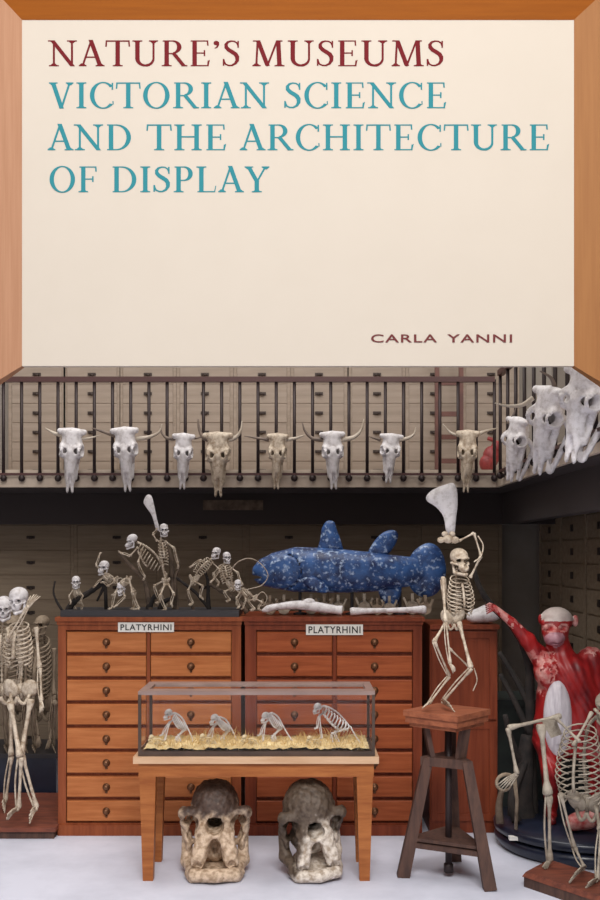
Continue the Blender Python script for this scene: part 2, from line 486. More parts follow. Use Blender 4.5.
# ---- skeletons
class Skeleton:
    def __init__(self, name, label, D, base, material, cat='skeleton', group=None):
        self.D = D; self.m = material
        self.k = D / FPX
        self.root = thing(name, P(base[0], base[1], D), label, cat, group)
    def J(self, p):
        return P(p[0], p[1], self.D + (p[2] if len(p) > 2 else 0))
    def skull(self, kind, p, h, yaw=0, pitch=0, roll=0, jaw=True, material=None):
        R = Euler((math.radians(pitch), math.radians(roll), math.radians(yaw)), 'XYZ').to_matrix()
        c = self.J(p); s = h * self.k
        vs, fs = put(PROTO[kind][0], R, c, s)
        o = link_mesh('skull', vs, fs, material or self.m, self.root, True)
        if jaw:
            vs, fs = put(PROTO[kind][1], R, c, s)
            link_mesh('jaw', vs, fs, material or self.m, o, True)
        return o
    def spine(self, pts, r, name='spine', taper=1.0):
        path = smooth_path([self.J(p) for p in pts], 7)
        L = sum((path[i + 1] - path[i]).length for i in range(len(path) - 1))
        n = max(10, int(L / (r * self.k * 1.1)))
        q = []; acc = 0; i = 0
        out = []
        for j in range(n + 1):
            t = j / n * (len(path) - 1)
            a = int(min(t, len(path) - 2)); out.append(path[a].lerp(path[a + 1], t - a))
        b = MB()
        b.tube(out, [r * self.k * (1.0 if j % 2 else 0.62) * (1 + (taper - 1) * j / n) for j in range(n + 1)], 6)
        return b.build(name, self.m, self.root, True)
    def ribs(self, top, bot, w, d, n=10, yaw=0, r=0.8, drop=0.18, sternum=True):
        a = self.J(top); b = self.J(bot)
        ax = (b - a); L = ax.length; ax.normalize()
        yw = math.radians(yaw)
        f = Vector((math.sin(yw), -math.cos(yw), 0)); f = (f - ax * f.dot(ax)).normalized()
        l = ax.cross(f).normalized()
        W = w * self.k; Dp = d * self.k
        B = MB(); ends = []
        for i in range(n):
            t = i / (n - 1)
            s = 0.5 + 0.5 * math.sin(PI * min(1, 0.12 + t * 0.62)) if t < .6 else 1.0 - 0.25 * (t - .6) / .4
            pm = 0.93 if t < .68 else 0.93 - 0.45 * (t - .68) / .32
            p0 = a.lerp(b, t)
            for side in (-1, 1):
                pts = []
                for j in range(9):
                    ph = PI * pm * j / 8
                    pts.append(p0 + l * side * W * s * math.sin(ph) + f * Dp * s * (1 - math.cos(ph)) * .5 * 2 * .5 + ax * L * drop * math.sin(ph / 2) ** 2)
                B.tube(pts, r * self.k, 5)
                if pm == 0.93: ends.append(pts[-1])
        o = B.build('rib_cage', self.m, self.root, True)
        if sternum and len(ends) > 3:
            S = MB()
            c = [(ends[i] + ends[i + 1]) / 2 for i in range(0, len(ends), 2)]
            S.tube(c, [r * self.k * 1.9] * len(c), 6)
            S.build('sternum', self.m, o, True)
        return o
    def pelvis(self, p, w, h=None, yaw=0):
        h = h or w * .8
        c = self.J(p); k = self.k
        R = Matrix.Rotation(math.radians(yaw), 3, 'Z')
        B = MB()
        for s in (-1, 1):
            B.ball(c + R @ Vector((s * w * .3 * k, 0.02 * w * k, h * .15 * k)), (w * .26 * k, w * .10 * k, h * .42 * k), 10, 8, R @ Euler((.3, s * .45, s * .3)).to_matrix())
            B.tube(smooth_path([c + R @ Vector(q) for q in ((s * w * .3 * k, -.02 * k, -h * .1 * k), (s * w * .25 * k, -w * .06 * k, -h * .30 * k), (s * w * .17 * k, -w * .10 * k, -h * .46 * k), (s * w * .07 * k, -w * .15 * k, -h * .38 * k), (0, -w * .18 * k, -h * .18 * k))], 4), w * .055 * k, 6)
        B.tube([c + R @ Vector((0, w * .08 * k, h * .35 * k)), c + R @ Vector((0, w * .12 * k, -h * .3 * k))], [w * .13 * k, w * .05 * k], 6)
        return B.build('pelvis', self.m, self.root, True)
    def blade(self, pts, t=1.5):
        """flat shoulder blade from px corner points"""
        c = [self.J(p) for p in pts]
        n = len(c); k = t * self.k
        m = sum(c, Vector()) / n
        vs = [q + Vector((0, -k * .4, 0)) for q in c] + [q + Vector((0, k * .4, 0)) for q in c] + [m + Vector((0, -k, 0)), m + Vector((0, k * .6, 0))]
        fs = [(i, (i + 1) % n, 2 * n) for i in range(n)] + [(n + (i + 1) % n, n + i, 2 * n + 1) for i in range(n)] + [((i + 1) % n, i, n + i, n + (i + 1) % n) for i in range(n)]
        return link_mesh('shoulder_blade', vs, fs, self.m, self.root)
    def limb(self, name, pts, r, tip=None, double=True, tipname=None, fl=1.7):
        q = [self.J(p) for p in pts]; k = self.k
        B = MB()
        B.bone(q[0], q[1], r * k, flare=fl)
        for i in range(1, len(q) - 1):
            if double:
                d = (q[i + 1] - q[i]).normalized(); s = d.cross(Vector((0, 1, 0))).normalized() * r * 1.0 * k
                B.bone(q[i] + s * .5, q[i + 1] + s * .3, r * .72 * k, flare=fl)
                mid = (q[i] + q[i + 1]) / 2 - s * 1.6
                B.tube(smooth_path([q[i] - s * .9, mid, q[i + 1] - s * .8], 4), r * .42 * k, 5)
            else:
                B.bone(q[i], q[i + 1], r * .85 * k, flare=fl)
        o = B.build(name, self.m, self.root, True)
        if tip is not None:
            e = self.J(tip); w = q[-1]; d = e - w
            side = d.cross(Vector((0.25, 1, 0.3))).normalized()
            H = MB(); L = d.length
            nm = tipname or ('foot' if name == 'leg' else 'hand')
            for j in range(5):
                u = (j - 2) / 2
                ln = (1, .95, .97, .9, .72)[j]
                kn = w + d * .5 * ln + side * u * L * .16 + Vector((0, -.04, .06)) * L
                H.tube([w + side * u * L * .06, kn, w + d * ln + side * u * L * .24], [r * .5 * k, r * .42 * k, r * .3 * k], 5)
            H.ball(w + d * .08, r * 1.15 * k, 7, 5)
            H.build(nm, self.m, o, True)
        return o
# ------------------------------------------------------------------ the setting
BACK, RAILD = 10.0, 8.7          # rear wall, front edge of the rear gallery
GX, RX = 1.71, 2.40              # edge of the side gallery, right-hand wall
Z_SOF, Z_GAL = 2.59, 2.742       # gallery underside and floor
def structure(name, boxes, m):
    b = MB()
    for a, c in boxes: b.box(a, c)
    o = b.build(name, m); o['kind'] = 'structure'; return o
structure('floor', [((-5, -4, -0.1), (5, BACK + .3, 0))], M['floor'])
structure('wall_back', [((-4, BACK + .14, 0), (RX + .32, BACK + .3, 7.0))], M['plaster'])
structure('wall_right', [((RX + .15, 1.0, 0), (RX + .32, BACK + .12, 7.0))], M['plaster'])
structure('wall_left', [((-4.0, 1.0, 0), (-3.85, BACK + .12, 7.0))], M['plaster'])
structure('trim_1', [((-3.85, RAILD, Z_SOF), (GX, BACK + .12, Z_GAL)), ((GX, 3.0, Z_SOF), (RX + .12, BACK + .12, Z_GAL))], M['slab'])
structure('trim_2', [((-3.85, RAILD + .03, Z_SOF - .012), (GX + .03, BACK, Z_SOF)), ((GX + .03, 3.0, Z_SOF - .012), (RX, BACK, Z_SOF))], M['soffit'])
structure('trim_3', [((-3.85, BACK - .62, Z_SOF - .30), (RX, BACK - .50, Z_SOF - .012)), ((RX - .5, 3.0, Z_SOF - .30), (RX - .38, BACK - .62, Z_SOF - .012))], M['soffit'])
structure('trim_4', [((-3.85, 5.10, 5.55), (RX + .12, 5.34, 5.80))], M['plaster'])

# built-in cabinets of drawers on the walls: one unit is a thing; each drawer a part with its handle
def wall_unit(name, x0, x1, z0, z1, rows, label, group, mc='wallwood', md='walldrawer', hx=0.5):
    y = BACK
    t = thing(name, ((x0 + x1) / 2, y + .1, z0), label, 'cabinet', group)
    b = MB(); b.box((x0, y + .004, z0), (x1, y + .11, z1))
    b.box((x0, y - .003, z0), (x0 + .03, y + .004, z1)); b.box((x1 - .03, y - .003, z0), (x1, y + .004, z1))
    b.build('carcass', M[mc], t)
    h = (z1 - z0) / rows
    for i in range(rows):
        d = MB(); d.bevbox((x0 + .034, y - .002, z0 + i * h + .004), (x1 - .034, y + .004, z0 + (i + 1) * h - .004), .003)
        o = d.build('drawer', M[md], t)
        xm = x0 + (x1 - x0) * hx; zm = z0 + (i + .5) * h
        g = MB(); g.box((xm - .04, y - .016, zm - .012), (xm + .04, y - .004, zm + .016))
        g.ball((xm, y - .02, zm - .004), (.028, .016, .014), 8, 5)
        g.build('handle', M['handle'], o)
    return t
ordw = ['first', 'second', 'third', 'fourth', 'fifth', 'sixth', 'seventh', 'eighth', 'ninth', 'tenth', 'eleventh']
hx = [37, 92, 148, 205, 262, 319, 377, 434, 491]
for i, h in enumerate(hx):
    x = (h - 300) * BACK / FPX
    wall_unit('drawer_cabinet', x - .284, x + .2835, Z_GAL, Z_GAL + 1.93, 10,
              'pale cabinet of small drawers behind the gallery railing, %s from the left' % ordw[i], 'drawer cabinets along the upper gallery')
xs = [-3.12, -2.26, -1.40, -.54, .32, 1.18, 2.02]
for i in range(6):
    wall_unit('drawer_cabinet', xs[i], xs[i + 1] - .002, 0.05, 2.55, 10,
              'dim cabinet of wide drawers under the gallery at the back wall, %s from the left' % ordw[i], 'drawer cabinets along the lower back wall', 'wallwood_shaded', 'wallwood_shaded')
# cabinets on the right wall below the gallery
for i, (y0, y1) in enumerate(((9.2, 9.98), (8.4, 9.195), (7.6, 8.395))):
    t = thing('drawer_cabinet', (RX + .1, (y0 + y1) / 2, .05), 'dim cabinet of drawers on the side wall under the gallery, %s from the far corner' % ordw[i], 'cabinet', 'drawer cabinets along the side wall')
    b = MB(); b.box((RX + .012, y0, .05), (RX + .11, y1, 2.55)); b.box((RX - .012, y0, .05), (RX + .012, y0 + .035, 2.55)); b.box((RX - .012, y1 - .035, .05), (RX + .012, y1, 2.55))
    b.build('carcass', M['wallwood_shaded'], t)
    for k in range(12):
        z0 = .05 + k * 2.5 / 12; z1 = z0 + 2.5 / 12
        d = MB(); d.box((RX - .004, y0 + .043, z0 + .008), (RX + .012, y1 - .043, z1 - .008)); o = d.build('drawer', M['wallwood_shaded'], t)
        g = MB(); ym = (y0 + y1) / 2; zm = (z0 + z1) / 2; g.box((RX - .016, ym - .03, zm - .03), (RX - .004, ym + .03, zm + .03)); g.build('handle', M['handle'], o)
# unreadable brown plaque under the gallery
t = MB(); t.box((P(203, 500, 9.36).x, 9.36, P(0, 510, 9.36).z), (P(263, 500, 9.36).x, 9.38, P(0, 500, 9.36).z))
tag(t.build('wall_plaque', M['branch2'], None, origin=P(233, 510, 9.37)), 'faint brown plaque on the dark beam under the gallery', 'plaque')

# gallery railings
def railing(name, pts, label, out):
    """pts: baluster positions (x, y); out: unit vector towards the court"""
    zt = 3.52
    t = thing(name, (pts[0][0], pts[0][1], Z_SOF + .05), label, 'railing')
    a, b = Vector((*pts[0], zt)), Vector((*pts[-1], zt))
    r = MB(); r.bar(a, b, .05, .045, (0, 0, 1)); r.build('top_rail', M['rail'], t)
    r = MB(); r.bar(a + Vector((0, 0, -.82)), b + Vector((0, 0, -.82)), .028, .02, (0, 0, 1)); r.build('bottom_rail', M['rail'], t)
    for (x, y) in pts:
        q = MB()
        q.tube([(x, y, Z_SOF + .075), (x, y, zt)], .0145, 7)
        o = q.build('baluster', M['iron'], t, True)
        q = MB(); q.ball((x, y, Z_SOF + .075), .030, 10, 7); q.tube([(x, y, Z_SOF + .075), (x - out[0] * .05, y - out[1] * .05, Z_SOF + .075)], .016, 6)
        q.build('ball_foot', M['iron'], o, True)
yr = RAILD - .035
railing('gallery_railing', [((3.5 + 18.18 * i - 300) * yr / FPX, yr) for i in range(-2, 28)], 'dark iron railing of the rear gallery, hung with a row of horned skulls', (0, -1))
xr = GX - .035
railing('gallery_railing', [(xr, yr - .30 * (i + 1)) for i in range(13)], 'dark iron railing of the side gallery running towards the viewer on the right', (-1, 0))

# wooden ladder on the gallery
t = thing('ladder', P(448, 487, 9.55) * 1, 'reddish brown wooden ladder standing behind the rear railing', 'ladder')
t.location.z = Z_GAL
for x in (437, 461):
    b = MB(); c = P(x, 0, 9.55).x; b.box((c - .02, 9.53, Z_GAL), (c + .02, 9.57, 4.4)); b.build('post', M['ladder'], t)
for y in (352, 383, 414, 437, 461):
    b = MB(); c = P(449, y, 9.55); b.box((c.x - .115, 9.535, c.z - .022), (c.x + .115, 9.565, c.z + .022)); b.build('rung', M['ladder'], t)
# small red specimen behind the railing
c = P(491, 466, 9.0)
b = MB(); b.ball((c.x, 9.0, Z_GAL + .14), (.075, .07, .10), 12, 8); b.ball((c.x - .04, 8.98, Z_GAL + .08), (.07, .06, .08), 12, 8); b.ball((c.x + .05, 9.0, Z_GAL + .23), (.04, .04, .06), 10, 7)
b.tube(smooth_path([(c.x, 9, Z_GAL + .2), (c.x + .03, 9, Z_GAL + .28), (c.x - .03, 9, Z_GAL + .31)], 4), .018, 6)
tag(b.build('red_specimen', M['redbit'], None, True, origin=(c.x, 9.0, Z_GAL)), 'small lumpy red specimen on the gallery floor behind the corner of the railing', 'specimen')

# ------------------------------------------------------------------ the hanging title board
SD = 5.2
sk = SD / FPX
T = thing('title_board', P(300, 366, SD + .03), 'large cream title board in a wooden frame with red and teal lettering', 'sign')
b = MB(); b.box((P(21, 0, SD).x, SD, P(0, 366, SD).z), (P(575, 0, SD).x, SD + .035, P(0, 19, SD).z)); b.build('panel', M['cream'], T)
def mould(outer, inner, m, nm='frame_rail'):
    """mitred moulding: outer edge stands proud, slopes in to the panel; outer/inner are pairs of px points"""
    a0, a1 = [P(*q, SD) for q in outer]; b0, b1 = [P(*q, SD) for q in inner]
    off = lambda v, y: Vector((v.x, y, v.z))
    F, I, Bk = SD - .040, SD - .002, SD + .045
    vs = [off(a0, F), off(a1, F), off(b1, I), off(b0, I), off(a0, Bk), off(a1, Bk), off(b1, Bk), off(b0, Bk)]
    q = MB(); q.add(vs, [(0, 1, 2, 3), (4, 7, 6, 5), (0, 4, 5, 1), (3, 2, 6, 7), (0, 3, 7, 4), (1, 5, 6, 2)])
    o = q.build(nm, m, T); return o
mould(((-3, -5), (603, -5)), ((22, 20), (574, 20)), M['frame_top_shade'])
mould(((-3, 384), (-3, -5)), ((22, 366), (22, 20)), M['frame_left_lit'], 'frame_stile')
mould(((603, -5), (603, 386)), ((574, 20), (574, 366)), M['frame_right_dim'], 'frame_stile')
for x in (120, 480):
    c = P(x, -3, SD); q = MB(); q.tube([(c.x, SD + .02, c.z), (c.x, SD + .02, 5.55)], .012, 8); q.build('hanging_rod', M['steel'], T, True)

# serif capitals drawn as strokes, cap height 1
TK, TN, SF = .135, .062, .042
def seg(a, b, wa, wb=None):
    wb = wa if wb is None else wb
    ax, ay = a; bx, by = b
    dx, dy = bx - ax, by - ay
    L = math.hypot(dx, dy)
    if abs(dy) > .5 * abs(dx):      # steep strokes: width measured along x
        return [(ax - wa / 2, ay), (ax + wa / 2, ay), (bx + wb / 2, by), (bx - wb / 2, by)]
    return [(ax, ay - wa / 2), (bx, by - wb / 2), (bx, by + wb / 2), (ax, ay + wa / 2)]
def serif(x, y, l=.11, r=.11):
    s = 1 if y < .5 else -1
    w = TK / 2
    return [[(x - l - w * .6, y), (x + r + w * .6, y), (x + r + w * .6, y + s * SF), (x - l - w * .6, y + s * SF)],
            [(x - w * .9 - .04, y + s * SF), (x + w * .9 + .04, y + s * SF), (x + w * .55, y + s * .11), (x - w * .55, y + s * .11)]]
def vser(x, y0, y1, w=.045, lean=0.0):
    return [[(x - w / 2 + lean, y0), (x + w / 2 + lean, y0), (x + w / 2, y1), (x - w / 2, y1)]]
def ring(cx, cy, rx, ry, a0, a1, tk=TK, tn=.05, n=26, slant=0.0):
    out = []
    def pt(a, inner):
        X = rx - (tk if inner else 0); Y = ry - (tn if inner else 0)
        return (cx + X * math.cos(a), cy + Y * math.sin(a))
    for i in range(n):
        a = math.radians(a0 + (a1 - a0) * i / n); b_ = math.radians(a0 + (a1 - a0) * (i + 1) / n)
        out.append([pt(a, 0), pt(b_, 0), pt(b_, 1), pt(a, 1)])
    return out
def poly_stroke(pts, ws):
    out = []; P2 = [Vector((x, y)) for x, y in pts]; L = []; R = []
    for i, p in enumerate(P2):
        d = (P2[min(i + 1, len(P2) - 1)] - P2[max(i - 1, 0)]).normalized(); nrm = Vector((-d.y, d.x))
        L.append(p + nrm * ws[i] / 2); R.append(p - nrm * ws[i] / 2)
    for i in range(len(P2) - 1): out.append([tuple(L[i]), tuple(R[i]), tuple(R[i + 1]), tuple(L[i + 1])])
    return out
def stem(x): return [seg((x, 0), (x, 1), TK)]
def glyph(ch):
    g = []
    if ch == 'I': g = stem(.17) + serif(.17, 0) + serif(.17, 1); w = .34
    elif ch == 'N':
        g = [seg((.15, 0), (.15, 1), TN), seg((.10, 1), (.72, 0), TK * 1.05), seg((.70, 0), (.70, 1), TN)] + serif(.15, 0) + serif(.70, 1) + [seg((-.03, .98), (.12, .98), SF)]; w = .85
    elif ch == 'A':
        g = [seg((.10, 0), (.365, 1), TN), seg((.35, 1.02), (.64, 0), TK), seg((.18, .35), (.54, .35), .05)] + serif(.10, 0, .07, .08) + serif(.64, 0, .10, .09); w = .74
    elif ch == 'T': g = stem(.36) + serif(.36, 0) + [seg((.0, .975), (.72, .975), .05)] + vser(.02, .76, 1.0, lean=-.015) + vser(.70, .76, 1.0, lean=.015); w = .72
    elif ch == 'U':
        g = [seg((.17, .3), (.17, 1), TK), seg((.66, .3), (.66, 1), TN)] + serif(.17, 1) + serif(.66, 1, .10, .10)
        pts = []; ws = []
        for i in range(15):
            a = PI + PI * i / 14; pts.append((.415 + .245 * math.cos(a), .30 + .27 * math.sin(a)))
            ws.append(TK + (TN - TK) * i / 14 if i > 7 else TK + (.075 - TK) * i / 7 if i < 7 else .075)
        g += poly_stroke(pts, ws); w = .82
    elif ch == 'R':
        g = stem(.17) + serif(.17, 0) + [seg((.05, .978), (.40, .978), SF)] + [seg((.2, .49), (.38, .49), .045)] + ring(.36, .745, .26, .255, -90, 90)
        g += [seg((.38, .50), (.70, .0), TK)] + [seg((.62, .02), (.80, .02), SF)]; w = .78
    elif ch in 'EF':
        g = stem(.17) + [seg((.05, .978), (.57, .978), SF), seg((.2, .51), (.47, .51), .045)] + vser(.56, .80, 1.0, lean=.012) + vser(.47, .40, .62)
        if ch == 'E': g += [seg((.05, .022), (.60, .022), SF)] + vser(.59, .0, .22, lean=-.02) + [[(.59, 0), (.57, .0), (.61, .24), (.635, .24)]]; w = .66
        else: g += serif(.17, 0); w = .60
    elif ch == 'S':
        pts = [(.47, .80), (.44, .90), (.36, .965), (.26, .975), (.16, .935), (.105, .84), (.115, .73), (.19, .63), (.29, .555), (.39, .47), (.445, .36), (.445, .22), (.385, .10), (.28, .03), (.18, .03), (.09, .08), (.05, .17), (.035, .26)]
        ws = [.05, .05, .05, .055, .075, .10, .125, .135, .14, .14, .13, .11, .08, .06, .055, .055, .055, .05]
        g = poly_stroke(pts, ws) + vser(.475, .72, .98) + vser(.03, .02, .28); w = .53
    elif ch == 'M':
        g = [seg((.16, 0), (.20, 1), TN), seg((.21, 1), (.50, .02), TK), seg((.49, .0), (.79, 1), TN), seg((.82, 1), (.86, 0), TK)] + serif(.16, 0, .08, .09) + serif(.86, 0) + [seg((.06, .98), (.24, .98), SF), seg((.78, .98), (.95, .98), SF)]; w = 1.02
    elif ch == 'V': g = [seg((.12, 1), (.385, -.01), TK), seg((.375, -.01), (.63, 1), TN)] + serif(.12, 1, .08, .10) + serif(.63, 1, .08, .07); w = .74
    elif ch in 'CO' :
        if ch == 'O': g = ring(.42, .5, .40, .52, 0, 360, TK, .045, 44); w = .84
        else: g = ring(.42, .5, .40, .52, 42, 318, TK, .045, 34) + vser(.70, .72, .98) + [[(.71, .16), (.735, .14), (.735, .27), (.70, .27)]]; w = .75
    elif ch == 'D': g = stem(.17) + [seg((.05, .978), (.36, .978), SF), seg((.05, .022), (.36, .022), SF)] + ring(.33, .5, .44, .5, -90, 90, TK, .045); w = .80
    elif ch == 'H': g = stem(.17) + stem(.68) + serif(.17, 0) + serif(.17, 1) + serif(.68, 0) + serif(.68, 1) + [seg((.2, .52), (.66, .52), .05)]; w = .85
    elif ch == 'P': g = stem(.17) + serif(.17, 0) + [seg((.05, .978), (.36, .978), SF), seg((.2, .46), (.36, .46), .045)] + ring(.34, .72, .26, .28, -90, 90); w = .62
    elif ch == 'L': g = stem(.17) + serif(.17, 1) + [seg((.05, .022), (.58, .022), SF)] + [[(.55, 0), (.585, 0), (.62, .25), (.595, .25)]]; w = .62
    elif ch == 'Y': g = [seg((.35, 0), (.35, .46), TK), seg((.10, 1), (.35, .42), TK), seg((.62, 1), (.36, .42), TN)] + serif(.35, 0) + serif(.10, 1, .08, .10) + serif(.62, 1, .08, .07); w = .72
    elif ch == "'": g = ring(.10, .90, .085, .085, 0, 360, .08, .08, 16) + poly_stroke([(.15, .92), (.155, .83), (.12, .74), (.05, .69)], [.07, .065, .05, .02]); w = .22
    return g, w
def letter_word(b, text, x0, x1, base, cap):
    """set a word so that it spans px x0..x1 on the board"""
    gl = [glyph(c) for c in text]
    gap = .07
    tot = sum(w for _, w in gl) + gap * (len(gl) - 1)
    ex = (x1 - x0) / (tot * cap)
    x = 0
    for g, w in gl:
        n0 = len(b.v) // 8
        for poly in g:
            pts = [P(x0 + (x + u) * cap * ex, base - v * cap, SD) for u, v in poly]
            if sum(pts[i].x * pts[(i + 1) % 4].z - pts[(i + 1) % 4].x * pts[i].z for i in range(4)) < 0: pts.reverse()
            dep = SD - .0015 - .00003 * (len(b.v) // 8 - n0)
            f = [Vector((p.x, dep, p.z)) for p in pts]; k = [Vector((p.x, SD + .002, p.z)) for p in pts]
            b.add(f + k, [(0, 1, 2, 3)] + [(i, 4 + i, 4 + (i + 1) % 4, (i + 1) % 4) for i in range(4)])
        x += w + gap
for words, base, m in (((("NATURE'S", 49, 240), ('MUSEUMS', 251, 444)), 66.3, 'red_ink'),
                       ((('VICTORIAN', 49, 269), ('SCIENCE', 284, 447)), 108.3, 'teal_ink'),
                       ((('AND', 48, 132), ('THE', 147, 227), ('ARCHITECTURE', 240, 550)), 150.3, 'teal_ink'),
                       ((('OF', 49, 97), ('DISPLAY', 111, 269)), 192.3, 'teal_ink')):
    for w, x0, x1 in words:
        b = MB(); letter_word(b, w, x0, x1, base, 25.8)
        o = b.build('lettering', M[m], T); o['label'] = ('crimson' if m == 'red_ink' else 'teal') + ' serif capitals'
def text_mesh(name, body, m, parent, left, right, base, cap, D, bold=.0, yoff=.003):
    cu = bpy.data.curves.new(name, 'FONT'); cu.body = body; cu.offset = bold; cu.space_character = 1.12; cu.resolution_u = 4
    o = bpy.data.objects.new(name, cu); COL.objects.link(o)
    dg = bpy.context.evaluated_depsgraph_get(); me = bpy.data.meshes.new_from_object(o.evaluated_get(dg))
    bpy.data.objects.remove(o)
    xs = [v.co.x for v in me.vertices]; ys = [v.co.y for v in me.vertices]
    x0, x1, y0, y1 = min(xs), max(xs), min(ys), max(ys)
    A = P(left, base, D); B = P(right, base - cap, D)
    vs = [Vector((A.x + (v.co.x - x0) / (x1 - x0) * (B.x - A.x), D - yoff, A.z + (v.co.y - y0) / (y1 - y0) * (B.z - A.z))) for v in me.vertices]
    return link_mesh(name, vs, [tuple(p.vertices) for p in me.polygons], m, parent)
for w, l, r in (('CARLA', 371, 437), ('YANNI', 447, 512)):
    o = text_mesh('lettering', w, M['brown_ink'], T, l, r, 342.6, 8.2, SD, .012); o['label'] = 'small brown sans capitals'
# ------------------------------------------------------------------ skulls hung on the railings
def cow_skull(name, label, c, h, yaw, pitch, roll, horns, m, D, jaw=False, wid=1.0, group='horned skulls hung along the gallery railing'):
    """horns: list of (px points with optional depth, base radius px, material)"""
    R = Euler((math.radians(pitch), math.radians(roll), math.radians(yaw)), 'XYZ').to_matrix() @ Matrix.Diagonal((wid, 1, 1))
    k = D / FPX
    C = P(c[0], c[1], D)
    vs, fs = put(PROTO['cow'][0], R, C, h * k)
    t = thing(name, C, label, 'skull', group)
    link_mesh('skull', vs, fs, m, t, True)
    if jaw:
        vs, fs = put(PROTO['cow'][1], R, C, h * k)
        link_mesh('lower_jaw', vs, fs, m, t, True)
    e_ = Vector((xr, C.y, C.z + .05)) if jaw else Vector((C.x, yr, C.z + .05))
    b = MB(); b.tube(smooth_path([e_ + Vector((0, 0, .03)), e_, C + (e_ - C) * .3 + Vector((0, 0, .02)), C + (e_ - C) * .1 + Vector((0, 0, .06))], 4), .007, 6); b.build('hanging_hook', M['iron'], t, True)
    for pts, r, hm in horns:
        q = smooth_path([P(p[0], p[1], D + (p[2] if len(p) > 2 else 0)) for p in pts], 6)
        n = len(q)
        b = MB(); b.tube(q, [r * k * (1 - .8 * (i / (n - 1)) ** 1.3) for i in range(n)], 8)
        b.build('horn', hm, t, True)
    return t
H, HP, BW, BO = M['horn'], M['horn_pale'], M['bone_white'], M['bone']
DR = RAILD - .17
SK = [
 ((71, 460), 60, 4, 3, [([(63, 436), (54, 433), (45, 428)], 2.4, HP), ([(80, 439), (90, 438), (101, 435)], 1.7, HP)], BW, 1.0, 'grey white skull with a short straight left horn, first from left on rear railing'),
 ((126, 459), 60, -3, -2, [([(117, 436), (104, 432), (92, 428)], 2.4, H), ([(136, 439), (149, 437), (159, 432), (162, 424)], 2.3, HP)], BW, 1.0, 'skull with one flat dark horn and one upturned pale horn, second from left'),
 ((183, 461), 52, 3, 2, [([(175, 439), (167, 438), (162, 433), (160, 426)], 2.0, H), ([(191, 438), (197, 438), (203, 436)], 1.6, H)], BW, .92, 'narrow bright white skull with small dark horns, third from the left on the rear railing'),
 ((218, 464), 60, 0, 0, [([(209, 440), (203, 437), (199, 428), (198, 419)], 2.6, H), ([(229, 440), (236, 437), (241, 430), (242, 421)], 2.6, HP)], M['bone'], 1.05, 'tan skull with horns curving up like a U, fourth from left on rear railing'),
 ((277, 461), 52, -5, 2, [([(269, 440), (257, 438), (244, 436)], 1.8, H), ([(286, 440), (296, 438), (305, 435)], 1.9, HP)], BO, .88, 'smaller tan skull with flat thin horns, fifth from the left on the rear railing'),
 ((333, 460), 54, 2, -2, [([(323, 440), (312, 438), (305, 431), (302, 422)], 2.2, H), ([(342, 440), (354, 437), (361, 430), (364, 419)], 2.5, HP)], BW, 1.0, 'white horned skull with wide upturned horns, sixth from the left on the rear railing'),
 ((390, 458), 46, 8, 3, [([(381, 440), (374, 438), (368, 436)], 1.6, H), ([(399, 440), (408, 438), (414, 434), (416, 427)], 2.0, HP)], BW, 1.1, 'short grey skull with one curved horn, seventh from left on rear railing'),
 ((467, 461), 58, -8, 2, [([(459, 436), (450, 432), (443, 424)], 1.6, HP), ([(476, 435), (486, 431), (498, 428)], 2.2, HP)], BO, .85, 'horned skull with one long straight pale horn, last on the rear railing beside the corner'),
]
for c, h, yw, rl, hn, m, wd, lab in SK:
    cow_skull('horned_skull', lab, c, h, yw, 8, rl, hn, m, DR, False, wd * .80)
cow_skull('horned_skull', 'white skull with lower jaw on the side railing, farthest of the three beside the corner', (514, 449), 60, -62, 4, 14, [([(508, 424), (513, 416), (516, 408)], 2.0, H)], BW, 7.14, True, .95, 'big skulls hung on the side railing')
cow_skull('horned_skull', 'large white skull with long pale horn pointing left, middle one on the side railing', (544, 430), 82, -60, 4, 14, [([(533, 398), (522, 405), (508, 406), (495, 403)], 2.6, HP), ([(548, 395, -.05), (554, 388, -.08), (551, 378, -.10), (540, 371, -.12)], 3.2, H)], BW, 6.25, True, .95, 'big skulls hung on the side railing')
cow_skull('horned_skull', 'largest white skull, nearest of the three on the side railing beside the title board', (579, 414), 90, -52, 4, 14, [([(588, 378), (597, 378), (606, 374)], 3.2, HP)], BW, 5.55, True, 1.0, 'big skulls hung on the side railing')

